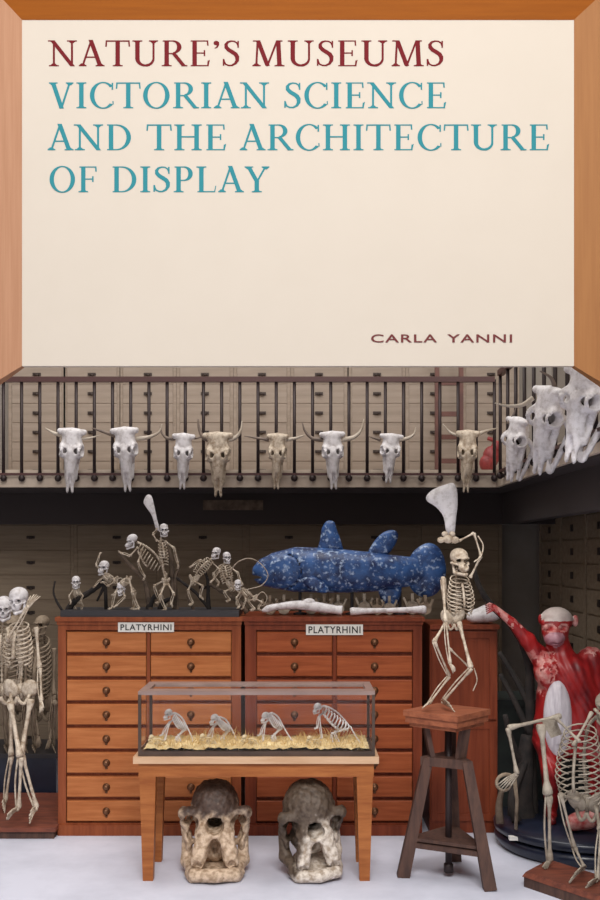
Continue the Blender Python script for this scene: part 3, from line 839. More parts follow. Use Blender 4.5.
# ------------------------------------------------------------------ cabinets of drawers
def drawer_cabinet(name, label, X0, X1, D, ztop, mc, md, cols, depth=.75):
    k = D / FPX
    x0, x1 = P(X0, 0, D).x, P(X1, 0, D).x
    t = thing(name, ((x0 + x1) / 2, D + depth / 2, 0), label, 'cabinet', 'wooden drawer cabinets on the hall floor')
    b = MB()
    b.box((x0, D + .03, 0), (x1, D + depth, ztop - .03))
    fz0, fz1 = P(0, 823, D).z, P(0, 630, D).z
    c0, c1 = P(cols[0][0], 0, D).x, P(cols[-1][1], 0, D).x
    b.box((x0, D, .0), (c0, D + .03, ztop - .03)); b.box((c1, D, 0), (x1, D + .03, ztop - .03))
    for i in range(len(cols) - 1): b.box((P(cols[i][1], 0, D).x, D, fz0), (P(cols[i + 1][0], 0, D).x, D + .03, fz1))
    b.box((c0, D, fz1), (c1, D + .03, ztop - .03)); b.box((c0, D, .0), (c1, D + .03, fz0))
    b.box((x0 + .002, D - .02, .0), (x1 - .002, D, .075))
    b.build('carcass', mc, t)
    b = MB(); b.box((x0 - .015, D - .03, ztop - .03), (x1 + .015, D + depth, ztop)); b.box((x0 - .006, D - .014, ztop - .055), (x1 + .006, D, ztop - .03)); b.build('top', mc, t)
    rows = 8; zs = [fz1 + (fz0 - fz1) * i / rows for i in range(rows + 1)]
    for i in range(rows):
        for (a, c) in cols:
            xa, xc = P(a, 0, D).x, P(c, 0, D).x
            d = MB(); d.bevbox((xa + .005, D - .004, zs[i + 1] + .013), (xc - .005, D + .028, zs[i] - .013), .006)
            o = d.build('drawer', md, t)
            xm, zm = (xa + xc) / 2, (zs[i] + zs[i + 1]) / 2
            g = MB()
            g.lathe((0, 0, 0), [(.026, 0), (.028, .004), (.012, .007), (.010, .015), (.020, .024), (.017, .032), (.006, .035)], 14)
            R = Matrix.Rotation(PI / 2, 3, 'X')
            g.v = [R @ v + Vector((xm, D - .004, zm)) for v in g.v]
            g.box((xm - .008, D - .006, zm - .045), (xm + .008, D - .003, zm - .024))
            g.build('knob', M['brass'], o, True)
    return t
CT = P(0, 617, 7.13).z
drawer_cabinet('drawer_cabinet', 'honey brown wooden cabinet of sixteen drawers under the monkey skeletons', 58, 241, 7.14, CT, M['carcass'], M['drawer'], [(66, 147), (150, 232)])
drawer_cabinet('drawer_cabinet', 'redder wooden cabinet of sixteen drawers under the blue fish', 245, 422, 7.14, CT, M['carcass2'], M['drawer2'], [(256, 333), (336, 413)])
for i, (l, r, y0, y1, lab) in enumerate(((118, 174, 622.5, 632, 'white name card on the cabinet below the monkey skeletons'), (306, 363, 624.5, 635, 'white name card on the cabinet below the blue fish'))):
    D = 7.12
    t = thing('name_card', P((l + r) / 2, y1, D), lab, 'label', 'name cards on the cabinets')
    b = MB(); a, c = P(l, y1, D), P(r, y0, D); b.box((a.x, D, a.z), (c.x, D + .019, c.z)); b.build('card', M['white_card'], t)
    text_mesh('lettering', 'PLATYRHINI', M['black_ink'], t, l + 2.5, r - 2.5, y1 - 1.8, y1 - y0 - 3.6, D, .015, .002)
# plain cabinet behind the stool
D = 7.18; x0, x1 = P(430, 0, D).x, P(498, 0, D).x; zt = P(0, 625, D).z
t = thing('plain_cabinet', ((x0 + x1) / 2, D + .3, 0), 'plain reddish wooden cupboard without drawers behind the stool', 'cabinet')
b = MB(); b.box((x0, D + .02, 0), (x1, D + .62, zt - .03)); b.build('carcass', M['carcass2'], t)
b = MB(); b.box((x0 - .0, D - .015, zt - .03), (x1 + .008, D + .62, zt)); b.build('top', M['carcass2'], t)
for z0, z1 in ((.09, .80), (.82, zt - .045)):
    b = MB()
    b.box((x0 + .01, D + .008, z0), (x1 - .01, D + .02, z1))
    for a, c in (((x0 + .01, D, z0), (x0 + .06, D + .008, z1)), ((x1 - .06, D, z0), (x1 - .01, D + .008, z1)), ((x0 + .06, D, z0), (x1 - .06, D + .008, z0 + .05)), ((x0 + .06, D, z1 - .05), (x1 - .06, D + .008, z1))): b.box(a, c)
    b.build('door', M['carcass2'], t)
# pale lump on top of the plain cabinet
c = P(484, 622, 7.3); c.z = zt
vs, fs = surface_nets(lambda p: smin(smin(s_ell(p, (0, 0, .05), (.12, .09, .055)), s_ell(p, (.03, -.02, .085), (.06, .06, .045)), .04), s_ell(p, (-.08, -.02, .035), (.05, .05, .035)), .03), (-.16, -.14, -.02), (.16, .14, .16), 30)
tag(link_mesh('small_cranium', [Vector(v) + c + Vector((0, 0, .012)) for v in vs], fs, M['bone_white'], None, True, c), 'small white skull top lying on the plain cupboard behind the stool', 'bone')

# ------------------------------------------------------------------ blue fish and the bones on the right-hand cabinet
FD = 7.42; k = FD / FPX
F = thing('blue_fish', P(350, 617, FD), 'big blue model fish with pale speckles lying above the redder cabinet', 'fish')
def f_fish(p):
    # px units about (350, 572): x right, z up, y depth
    prof_x = np.array([-96, -90, -78, -55, -20, 20, 45, 62, 80])
    top = np.interp(p[..., 0], prof_x, [3, 12, 19, 25, 24, 20, 17, 15, 14])
    bot = np.interp(p[..., 0], prof_x, [-6, -12, -16, -20, -21, -20, -17, -14, -12])
    c = (top + bot) / 2; r = (top - bot) / 2
    w = np.interp(p[..., 0], prof_x, [5, 10, 15, 20, 21, 17, 12, 8, 4])
    q = np.sqrt(((p[..., 2] - c) / r) ** 2 + (p[..., 1] / w) ** 2) - 1
    d = q * np.minimum(r, w) * .8
    d = np.maximum(d, np.abs(p[..., 0] + 8) - 88)
    d = smin(d, s_ell(p, (-84, 0, 0), (13, 10, 12)), 5)
    # mouth line and gill cover edge
    d = smax(d, -s_ell(p, (-96, 0, -5), (12, 14, 1.4)), 1)
    gill = np.abs(np.sqrt((p[..., 0] + 66) ** 2 + (p[..., 2] - 1) ** 2) - 17) - .55
    d = smax(d, -np.maximum(gill, -(p[..., 0] + 64)) + 0 * d, 1.5) if True else d
    return d
vs, fs = surface_nets(f_fish, (-104, -26, -28), (86, 26, 30), 110)
o = link_mesh('body', [P(350, 572, FD) + Vector((v[0], v[1], v[2])) * k for v in vs], fs, M['blue'], F, True)
def fin(pts, dd, t, name='fin'):
    """fin with rays: outline in px, swollen in the middle"""
    n = len(pts)
    pts = [tuple(q) for q in pts]
    cx = sum(p[0] for p in pts) / n; cy = sum(p[1] for p in pts) / n
    V = []; Fc = []
    for side in (-1, 1):
        for s in (1.0, .72, .4):
            for (x, y) in pts:
                V.append(P(cx + (x - cx) * s, cy + (y - cy) * s, FD + dd) + Vector((0, side * t * k * {1.0: .12, .72: .7, .4: 1.0}[s], 0)))
        V.append(P(cx, cy, FD + dd) + Vector((0, side * t * k, 0)))
    m = 3 * n + 1
    for side in (0, 1):
        o_ = side * m
        for ring_ in range(2):
            for i in range(n):
                j = (i + 1) % n
                q = (o_ + ring_ * n + i, o_ + ring_ * n + j, o_ + (ring_ + 1) * n + j, o_ + (ring_ + 1) * n + i)
                Fc.append(q if side == 0 else q[::-1])
        for i in range(n):
            j = (i + 1) % n
            q = (o_ + 2 * n + i, o_ + 2 * n + j, o_ + 3 * n); Fc.append(q if side == 0 else q[::-1])
    for i in range(n):
        j = (i + 1) % n; Fc.append((j, i, m + i, m + j))
    return link_mesh(name, V, Fc, M['blue'], F, True)
def closed(pts):
    q = smooth_path([Vector((x, y, 0)) for x, y in pts], 4); return [(v.x, v.y) for v in q]
fin(closed([(316, 552), (320, 540), (322, 528), (327, 521), (334, 522), (337, 530), (341, 541), (344, 552)]), 0, 3, 'dorsal_fin')
fin(closed([(366, 557), (370, 548), (376, 539), (384, 532), (393, 530), (398, 534), (396, 543), (390, 552), (384, 558)]), 0, 3, 'dorsal_fin')
fin(closed([(378, 588), (381, 600), (388, 608), (396, 606), (400, 598), (402, 586)]), -.02, 4, 'pelvic_fin')
fin(closed([(408, 560), (416, 549), (428, 543), (438, 547), (444, 558), (446, 572), (442, 586), (434, 595), (422, 597), (412, 590), (406, 578)]), 0, 5, 'tail_fin')
fin(closed([(300, 578), (306, 586), (316, 592), (328, 592), (326, 584), (314, 576)]), -.15, 4, 'pectoral_fin')
b = MB()
for s in (-1,):
    b.ball(P(271, 566, FD - .068), (.016, .010, .016), 10, 7)
b.build('eye', M['white_card'], F, True)
for x in (300, 352, 400):
    b = MB(); c = P(x, 592, FD); b.tube([(c.x, FD, CT), (c.x, FD, c.z + .02)], .012, 8); b.lathe((c.x, FD, CT), [(.05, 0), (.05, .012), (.02, .02)], 14); b.build('stand', M['board'], F)

def long_bone(label, pts, rad, m, D, name='limb_bone', group=None):
    q = smooth_path([P(x, y, D) for x, y in pts], 6); n = len(q); kk = D / FPX
    b = MB(); rr = [float(np.interp(i / (n - 1) * (len(rad) - 1), range(len(rad)), rad)) * kk for i in range(n)]
    b.tube(q, rr, 9)
    return tag(b.build(name, m, None, True, origin=P(pts[0][0], 617, D)), label, 'bone', group)
B0 = MB()
q = smooth_path([P(x, y, 7.2) for x, y in ((262, 611), (275, 607), (300, 605), (330, 609), (342, 610.5))], 6); n = len(q)
B0.tube(q, [float(np.interp(i / (n - 1), [0, .12, .3, .6, .85, 1], [1.5, 3.6, 3.2, 5.2, 4.2, 5.0])) * .0072 for i in range(n)], 10)
B0.ball(P(309, 603, 7.2), (.05, .03, .035), 10, 7)
tag(B0.build('limb_bone', M['bone_white'], None, True, origin=P(262, 617, 7.2)), 'long knobbly white bone lying along the left of the redder cabinet top', 'bone', 'long bones under the fish')
B0 = MB(); B0.bone(P(350, 611.5, 7.2), P(426, 609.5, 7.2), 2.9 * .0072, 10, 1.45)
tag(B0.build('limb_bone', M['bone_white'], None, True, origin=P(350, 617, 7.2)), 'long straight white bone lying along the right of the redder cabinet top', 'bone', 'long bones under the fish')
random.seed(5)
for i, x in enumerate((270, 284, 311, 324, 338, 364, 377, 389, 412, 425)):
    D = 7.36 + .02 * (i % 3); kk = D / FPX; c = P(x, 0, D); c.z = CT
    b = MB(); r = random.uniform(5.6, 7.2) * kk
    b.tube([c + Vector((0, -.04, r)), c + Vector((0, .04, r))], [r * .9, r], 12)
    b.box(c + Vector((-r * .2, -.03, r * 1.7)), c + Vector((r * .2, .03, r * 3.0)))
    for s in (-1, 1): b.bar(c + Vector((s * r * .7, 0, r * 1.3)), c + Vector((s * r * 1.2, 0, r * 2.4)), r * .3, .05)
    tag(b.build('vertebra', M['bone_grey'] if i % 3 else M['bone_dark'], None, False, origin=c), 'grey vertebra standing behind the long bones under the fish, %s from the left' % ordw[i], 'bone', 'row of vertebrae under the fish')
# ------------------------------------------------------------------ table, glass case and its specimens
TD0, TD1 = 6.10, 6.62
TT = P(0, 757, TD0).z
xa, xb = P(133, 0, TD0).x, P(379, 0, TD0).x
t = thing('display_table', ((xa + xb) / 2, (TD0 + TD1) / 2, 0), 'honey brown wooden table with tapering legs carrying the long glass case', 'table')
b = MB(); b.box((xa, TD0, TT - .042), (xb, TD1, TT)); b.build('tabletop', M['tabletop'], t)
b = MB(); b.box((xa + .03, TD0 + .02, TT - .125), (xb - .03, TD0 + .045, TT - .042)); b.box((xa + .03, TD1 - .045, TT - .125), (xb - .03, TD1 - .02, TT - .042))
b.box((xa + .03, TD0 + .045, TT - .125), (xa + .055, TD1 - .045, TT - .042)); b.box((xb - .055, TD0 + .045, TT - .125), (xb - .03, TD1 - .045, TT - .042)); b.build('apron', M['tablewood'], t)
for sx_ in (xa + .085, xb - .085):
    for y in (TD0 + .065, TD1 - .075):
        b = MB(); w, w2 = .105, .062
        b.hexa([(sx_ - w2 / 2, y - w2 / 2, 0), (sx_ + w2 / 2, y - w2 / 2, 0), (sx_ + w2 / 2, y + w2 / 2, 0), (sx_ - w2 / 2, y + w2 / 2, 0)],
               [(sx_ - w / 2, y - .045, TT - .042), (sx_ + w / 2, y - .045, TT - .042), (sx_ + w / 2, y + .045, TT - .042), (sx_ - w / 2, y + .045, TT - .042)])
        b.build('leg', M['tablewood'], t)
ca, cb = P(138, 0, 6.12).x, P(375, 0, 6.12).x
cz = P(0, 691.5, 6.12).z; cy0, cy1 = 6.12, 6.60
G = thing('glass_case', ((ca + cb) / 2, (cy0 + cy1) / 2, TT), 'long glass case with thin dark frame standing on the wooden table', 'display case')
b = MB(); e = .018
b.box((ca, cy0, TT), (cb, cy1, TT + .03)); b.build('base', M['casewood'], G)
for x in (ca, cb - e):
    for y in (cy0, cy1 - e): b = MB(); b.box((x, y, TT + .03), (x + e, y + e, cz - .02)); b.build('corner_post', M['casewood'], G)
b = MB()
for y, w in ((cy0, .13), (cy1 - .10, .10)): b.box((ca, y, cz - .022), (cb, y + w, cz))
for x in (ca, cb - .05): b.box((x, cy0 + .13, cz - .022), (x + .05, cy1 - .10, cz))
b.build('top_frame', M['casetop'], G)
for a, c in (((ca + e, cy0 + .006, TT + .03), (cb - e, cy0 + .010, cz - .022)), ((ca + e, cy1 - .010, TT + .03), (cb - e, cy1 - .006, cz - .022)),
             ((ca + .006, cy0 + e, TT + .03), (ca + .010, cy1 - e, cz - .022)), ((cb - .010, cy0 + e, TT + .03), (cb - .006, cy1 - e, cz - .022)),
             ((ca + .05, cy0 + .13, cz - .012), (cb - .05, cy1 - .10, cz - .008))):
    b = MB(); b.box(a, c); b.build('pane', M['glass'], G)
# dry grass bed
random.seed(11)
b = MB()
for i in range(1100):
    x = random.uniform(ca + .06, cb - .05); y = random.uniform(cy0 + .04, cy1 - .06)
    h = random.uniform(.02, .075) * (1.15 + .35 * math.sin(x * 9)); a = random.uniform(0, 2 * PI)
    p0 = Vector((x, y, TT + .03)); tip = p0 + Vector((math.cos(a) * h * .9, math.sin(a) * h * .5, h))
    md = p0.lerp(tip, .5) + Vector((0, 0, h * .22)); w = Vector((-math.sin(a) * .5 + .5, math.cos(a), 0)).normalized() * .003
    b.add([p0 - w, p0 + w, md + w * .8, md - w * .8, tip], [(0, 1, 2, 3), (3, 2, 4)])
nx_, ny_ = 60, 12
G0 = len(b.v); gv = []
for j in range(ny_ + 1):
    for i in range(nx_ + 1):
        gv.append((ca + .03 + (cb - ca - .06) * i / nx_, cy0 + .02 + (cy1 - cy0 - .04) * j / ny_, TT + .031 + random.uniform(.004, .022)))
b.add(gv, [(j * (nx_ + 1) + i, j * (nx_ + 1) + i + 1, (j + 1) * (nx_ + 1) + i + 1, (j + 1) * (nx_ + 1) + i) for j in range(ny_) for i in range(nx_)])
tag(b.build('dry_grass', M['straw'], None, origin=((ca + cb) / 2, (cy0 + cy1) / 2, TT + .03)), 'bed of dry straw along the bottom of the glass case', 'grass', None, 'stuff')
def case_animal(label, D, head, back, chest, feet, rib_w, tail, m='bone_white'):
    s = Skeleton('small_skeleton', label, D, (sum(f[0] for f in feet) / len(feet), 753), M[m], group='small skeletons in the glass case')
    s.root.location.z = TT + .03
    s.skull('ape', head, 9.5, yaw=-50, pitch=15)
    s.spine([(head[0] + 3, head[1] + 1, .0)] + back + tail, 1.4, taper=.5)
    a, c = back[0], back[-1]
    s.ribs((a[0], a[1] + 1), (c[0], c[1]), rib_w, rib_w * 1.35, 10, -70, .62, .1)
    for (hip, knee, foot) in chest:
        s.limb('leg', [hip, knee, foot], .95, (foot[0] - 4, foot[1] + 1), tipname='foot')
    for f in feet[:2]:
        s.limb('arm', [(a[0] + 2, a[1] + 4), (a[0] - 6, a[1] + 10), f], .85, (f[0] - 3, f[1] + 1), tipname='hand')
    return s
case_animal('small crouching skeleton in the straw, leftmost inside the glass case', 6.36, (168, 714), [(175, 713), (182, 718), (187, 727)], [((186, 729), (178, 736), (184, 748)), ((184, 729), (176, 738), (179, 750))], [(162, 735), (165, 740)], 5.2, [(192, 738), (193, 748)])
case_animal('small hunched skeleton second from the left inside the glass case', 6.40, (214, 719), [(219, 717), (226, 720), (231, 728)], [((230, 730), (223, 737), (228, 748)), ((228, 730), (221, 739), (223, 750))], [(208, 737), (212, 741)], 4.8, [(236, 738), (240, 748)])
case_animal('small hunched skeleton second from the right inside the glass case', 6.36, (265, 717), [(271, 713), (278, 717), (283, 726)], [((282, 728), (274, 735), (279, 748)), ((280, 728), (272, 737), (274, 750))], [(260, 735), (263, 741)], 5.2, [(289, 736), (296, 746)])
case_animal('larger stooping skeleton with a long back, rightmost inside the glass case', 6.34, (317, 708), [(325, 706), (338, 713), (350, 727)], [((348, 729), (334, 732), (342, 748)), ((345, 729), (331, 734), (334, 750))], [(317, 728), (322, 738)], 7.6, [(357, 738), (364, 748)])
# short low skeletons half buried in the straw
for i, (x, y) in enumerate(((154, 738), (205, 737), (247, 738), (312, 739))):
    s = Skeleton('small_skeleton', 'tiny low skeleton half hidden in the straw of the glass case, %s from the left' % ordw[i], 6.28, (x, 753), M['bone_straw'], group='tiny skeletons in the straw')
    s.root.location.z = TT + .03
    s.skull('ape', (x - 3, y), 6.5, yaw=-40, pitch=10)
    s.spine([(x, y + 1), (x + 6, y + 1), (x + 11, y + 6), (x + 14, y + 12)], .8)
    s.ribs((x + 2, y + 2), (x + 10, y + 6), 3.2, 4.5, 7, -70, .35, .1)
    s.limb('leg', [(x + 10, y + 6), (x + 5, y + 9), (x + 8, y + 13)], .5, (x + 5, y + 14))
    s.limb('arm', [(x + 2, y + 4), (x - 2, y + 9), (x + 1, y + 13)], .45, (x - 1, y + 14))

# ------------------------------------------------------------------ elephant skulls under the table
def two_tone(name, hi, lo, split, soft, wedge=0.0):
    """dark weathered crown over a paler face: staining fixed to the bone"""
    m = bpy.data.materials.new(name); m.use_nodes = True; n = m.node_tree; bs = n.nodes['Principled BSDF']; bs.inputs['Roughness'].default_value = .6
    t = n.nodes.new('ShaderNodeTexCoord'); s = n.nodes.new('ShaderNodeSeparateXYZ'); z = n.nodes.new('ShaderNodeTexNoise'); z.inputs['Scale'].default_value = 13; z.inputs['Detail'].default_value = 5
    a = n.nodes.new('ShaderNodeMath'); a.operation = 'MULTIPLY_ADD'; a.inputs[1].default_value = .42; r = n.nodes.new('ShaderNodeValToRGB')
    n.links.new(t.outputs['Object'], s.inputs[0]); n.links.new(t.outputs['Object'], z.inputs['Vector']); n.links.new(z.outputs['Fac'], a.inputs[0]); n.links.new(s.outputs['Z'], a.inputs[2])
    sq = n.nodes.new('ShaderNodeMath'); sq.operation = 'POWER'; sq.inputs[1].default_value = 2.0; ab = n.nodes.new('ShaderNodeMath'); ab.operation = 'ABSOLUTE'; sh = n.nodes.new('ShaderNodeMath'); sh.operation = 'SUBTRACT'; sh.inputs[1].default_value = .07 if wedge else 0
    wm = n.nodes.new('ShaderNodeMath'); wm.operation = 'MULTIPLY_ADD'; wm.inputs[1].default_value = wedge
    n.links.new(s.outputs['X'], sh.inputs[0]); n.links.new(sh.outputs[0], ab.inputs[0]); n.links.new(ab.outputs[0], sq.inputs[0]); n.links.new(sq.outputs[0], wm.inputs[0]); n.links.new(a.outputs[0], wm.inputs[2]); n.links.new(wm.outputs[0], r.inputs[0])
    e = r.color_ramp.elements; e[0].position = split - soft + .21; e[1].position = split + soft + .21; e[0].color = (*lo, 1); e[1].color = (*hi, 1)
    n.links.new(r.outputs[0], bs.inputs['Base Color'])
    z2 = n.nodes.new('ShaderNodeTexNoise'); z2.inputs['Scale'].default_value = 34; z2.inputs['Detail'].default_value = 6; n.links.new(t.outputs['Object'], z2.inputs['Vector'])
    r2 = n.nodes.new('ShaderNodeValToRGB'); r2.color_ramp.elements[0].position = .36; r2.color_ramp.elements[1].position = .6; r2.color_ramp.elements[0].color = (.50, .44, .38, 1); n.links.new(z2.outputs['Fac'], r2.inputs[0])
    mx = n.nodes.new('ShaderNodeMixRGB'); mx.blend_type = 'MULTIPLY'; mx.inputs[0].default_value = 1; n.links.new(r.outputs[0], mx.inputs[1]); n.links.new(r2.outputs[0], mx.inputs[2]); n.links.new(mx.outputs[0], bs.inputs['Base Color'])
    bp = n.nodes.new('ShaderNodeBump'); bp.inputs['Strength'].default_value = .6; bp.inputs['Distance'].default_value = .012; n.links.new(z2.outputs['Fac'], bp.inputs['Height']); n.links.new(bp.outputs[0], bs.inputs['Normal']); return m
M['ele1'] = two_tone('stained_elephant_bone', (.085, .05, .036), (.66, .50, .36), .36, .06)
M['ele2'] = two_tone('weathered_elephant_bone', (.12, .085, .06), (.74, .66, .57), .36, .06, 9.0)
def f_ele(p, v):
    q = p.copy(); q[..., 0] = np.abs(q[..., 0])
    d = s_ell(q, (0, 16, 14), (25 if v == 0 else 29, 30, 26 if v == 0 else 29))
    d = smin(d, s_ell(q, (5, 14, 23), (17, 26, 22)), 8)
    d = smin(d, s_cap(q, (0, -6, 14), (32, -2, 15), 7, 6), 5)          # brow ridge
    d = smin(d, s_cap(q, (32, 0, 14), (30, 14, -16), 5, 5), 5)         # cheek arch
    d = smin(d, s_ell(q, (0, -6, -2), (22, 18, 16)), 7)
    d = smin(d, s_cap(q, (10, -14, -2), (17, -27, -28), 10, 7.5), 5)   # tusk sockets
    d = smin(d, s_ell(q, (0, 12, -16), (22, 18, 24)), 5)
    d = smin(d, s_ell(q, (28, 16, -14), (4.5, 15, 22)), 4)
    d = smax(d, -s_ell(q, (0, 18, 12), (17, 22, 18)), 2)
    d = smax(d, -s_ell(q, (0, -24, 5), (9, 40, 8)), 2)
    d = smax(d, -s_ell(q, (25, -14, 6), (8.5, 30, 7.5)), 2)
    d = smax(d, -s_ell(q, (0, -30, -22), (7, 34, 15)), 2)
    d = smax(d, -s_ell(q, (17.5, -34, -31), (5, 9, 5)), 1.5)
    d = smax(d, -s_ell(q, (23, 6, -8), (6, 30, 9)), 2)
    d = d + .8 * np.sin(p[..., 0] * .45 + 1) * np.sin(p[..., 2] * .38 + v) * np.sin(p[..., 1] * .4) + .5 * np.sin(p[..., 0] * 1.1 + p[..., 2] * .7) * np.sin(p[..., 2] * 1.2)
    return d
def f_elejaw(p):
    q = p.copy(); q[..., 0] = np.abs(q[..., 0])
    d = s_cap(q, (30, 16, -12), (29, 8, -38), 5, 6.5)
    d = smin(d, s_cap(q, (29, 8, -38), (20, -28, -42), 6.5, 5.5), 4)
    d = smin(d, s_cap(q, (20, -28, -42), (0, -34, -41), 6.5, 7), 4)
    d = smin(d, s_ell(q, (0, -2, -43), (24, 28, 4)), 3)
    d = smin(d, s_cap(q, (27, -16, -44), (24, -26, -47), 4, 3), 3)
    return d
def elephant(label, c, D, v, yaw, pitch, roll, m, sc):
    kk = D / FPX * sc
    R = Euler((math.radians(pitch), math.radians(roll), math.radians(yaw)), 'XYZ').to_matrix()
    C = P(c[0], c[1], D)
    t = thing('elephant_skull', (C.x, D, 0), label, 'skull', 'elephant skulls under the table')
    vs, fs = surface_nets(lambda p: f_ele(p, v), (-42, -44, -42), (42, 52, 62), 76)
    W = [R @ Vector(x) * kk + C for x in vs]
    vj, fj = surface_nets(f_elejaw, (-42, -48, -56), (42, 30, -2), 60)
    J = [R @ Vector(x) * kk + C for x in vj]
    lift = -min(x.z for x in J)
    link_mesh('skull', [x + Vector((0, 0, lift)) for x in W], fs, m, t, True)
    link_mesh('lower_jaw', [x + Vector((0, 0, lift)) for x in J], fj, m, t, True)
    return t
elephant('young elephant skull with reddish brown crown facing forward, under the left of the table', (215, 834), 6.27, 0, 4, 0, 0, M['ele1'], .96)
elephant('bigger tilted elephant skull with white nose bridge, under the right of the table', (312, 838), 6.20, 1, 12, 15, -4, M['ele2'], .91)

# ------------------------------------------------------------------ three-legged stool
SDp = 6.2
st = thing('three_legged_stool', (.93, 6.2, 0), 'worn wooden sculptor stool with triangular shelf and square seat', 'stool')
sz = P(0, 709.5, SDp).z
cx, cy = P(447, 0, SDp).x, SDp
def dia(r): return [(cx + r * math.cos(a), cy + r * math.sin(a)) for a in (-PI / 2 + .08, .08, PI / 2 + .08, PI + .08)]
b = MB(); b.prism(dia(.275), sz - .035, sz); b.prism(dia(.262), sz - .075, sz - .035); b.prism(dia(.235), sz - .10, sz - .075); b.build('seat', M['seatwood'], st)
feet = [P(403, 876, 6.22), P(490, 890, 5.97), P(455, 860, 6.55)]
for f in feet: f.z = 0
tops = [P(428, 750, 6.2), P(467, 750, 6.08), P(451, 750, 6.36)]
for f, q in zip(feet, tops):
    q.z = sz - .30
    b = MB(); b.bar(f, q, .076, .07, (0, 1, 0), .06, .055); b.build('leg', M['stoolwood'], st)
cen = sum(tops, Vector()) / 3
def tri(z, grow, inset=0):
    out = []
    for f, q in zip(feet, tops):
        t_ = (z - f.z) / (q.z - f.z); p = f.lerp(q, t_); d = (p - Vector((cen.x, cen.y, z))); d.z = 0
        p = p + d.normalized() * grow; out.append((p.x, p.y))
    return out
zsh = P(0, 842, 6.1).z
b = MB(); b.prism(tri(zsh, .03), zsh - .02, zsh); b.build('shelf', M['stoolwood'], st)
for i in range(3):
    f3 = [Vector((x, y, zsh - .045)) for x, y in tri(zsh - .045, -.01)]
    b = MB(); b.bar(f3[i], f3[(i + 1) % 3], .05, .03, (0, 0, 1)); b.build('stretcher', M['stoolwood'], st)
zc = sz - .315
b = MB(); b.prism(tri(zc, .045), zc - .03, zc + .025); b.build('collar', M['stoolwood'], st)
b = MB(); b.tube([(cen.x, cen.y, .05), (cen.x, cen.y, sz - .1)], .021, 10); b.lathe((cen.x, cen.y, .03), [(.03, 0), (.03, .05), (.02, .06)], 12); b.build('screw', M['iron'], st, True)
for i in range(3):
    q = tops[i]; b = MB(); d = Vector((q.x - cen.x, q.y - cen.y, 0)).normalized()
    b.bar(Vector((cen.x, cen.y, zc)) + d * .10, Vector((cen.x, cen.y, sz - .1)) + d * .145, .07, .028, d); b.build('seat_bracket', M['stoolwood'], st)
# ------------------------------------------------------------------ human skeletons at the left
PZ = .082
t = thing('plinth', P(10, 838, 7.3), 'long low reddish wooden plinth under the human skeletons', 'plinth'); t.location.z = 0
xe = P(54, 0, 7.05).x
b = MB(); b.box((-2.55, 7.05, 0), (xe, 8.05, PZ - .03)); b.build('base', M['stoolwood'], t)
b = MB(); b.box((-2.57, 7.03, PZ - .03), (xe + .015, 8.07, PZ)); b.build('top', M['plinthwood'], t)
s = Skeleton('human_skeleton', 'white human skeleton standing with crossed shins on the low plinth, skull turned down', 7.15, (20, 822), M['bone'], group='human skeletons on the plinth')
s.root.location.z = PZ
s.skull('human', (18.5, 600), 25, yaw=-14, pitch=4, roll=-6, material=M['bone_white'])
s.spine([(19, 610, .05), (22, 622, .07), (24, 645, .09), (22, 668, .06), (20, 690, .05)], 1.7)
s.ribs((22, 622, .07), (24, 664, .09), 15, 22, 11, -12, .95)
s.pelvis((20, 692, .02), 34, 24, -10)
s.limb('leg', [(10, 702, -.02), (20, 757, -.10), (18, 808, -.02)], 2.4, (6, 818.5, -.16))
s.limb('leg', [(31, 699, -.02), (21, 755, -.06), (36, 808, -.02)], 2.4, (29, 819, -.16))
s.limb('arm', [(36, 627, .04), (39.5, 668, .0), (41, 701, -.04)], 1.7, (42, 712, -.08))
s.limb('arm', [(8, 629, .04), (8, 640, -.16), (27, 608, -.20)], 1.6, (37, 594, -.18))
s.blade([(9, 626, .12), (15, 626, .14), (14, 646, .15), (11, 648, .14)], 1.2)
s = Skeleton('human_skeleton', 'second human skeleton half cut off behind the first, its skull lower down', 7.55, (3, 812), M['bone'], group='human skeletons on the plinth')
s.root.location.z = PZ
s.skull('human', (4, 608), 23, yaw=10, pitch=5, material=M['bone_white'])
s.spine([(3, 620, .05), (2, 640, .08), (2, 662, .07), (2, 690, .05)], 1.6)
s.ribs((3, 626, .06), (2, 664, .08), 14, 20, 11, 8, .75)
s.pelvis((2, 692, .0), 32, 24, 5)
s.limb('leg', [(-8, 700), (-8, 752, -.04), (-9, 802)], 1.9, (-12, 808, -.14))
s.limb('leg', [(11, 700), (11, 756, -.04), (5, 801)], 1.9, (3, 809, -.14))
s.limb('arm', [(18, 630, .02), (20, 662), (17, 694, -.05)], 1.3, (17, 706, -.06))
s.limb('arm', [(-12, 630, .02), (-14, 662), (-13, 694, -.05)], 1.3, (-13, 706, -.06))
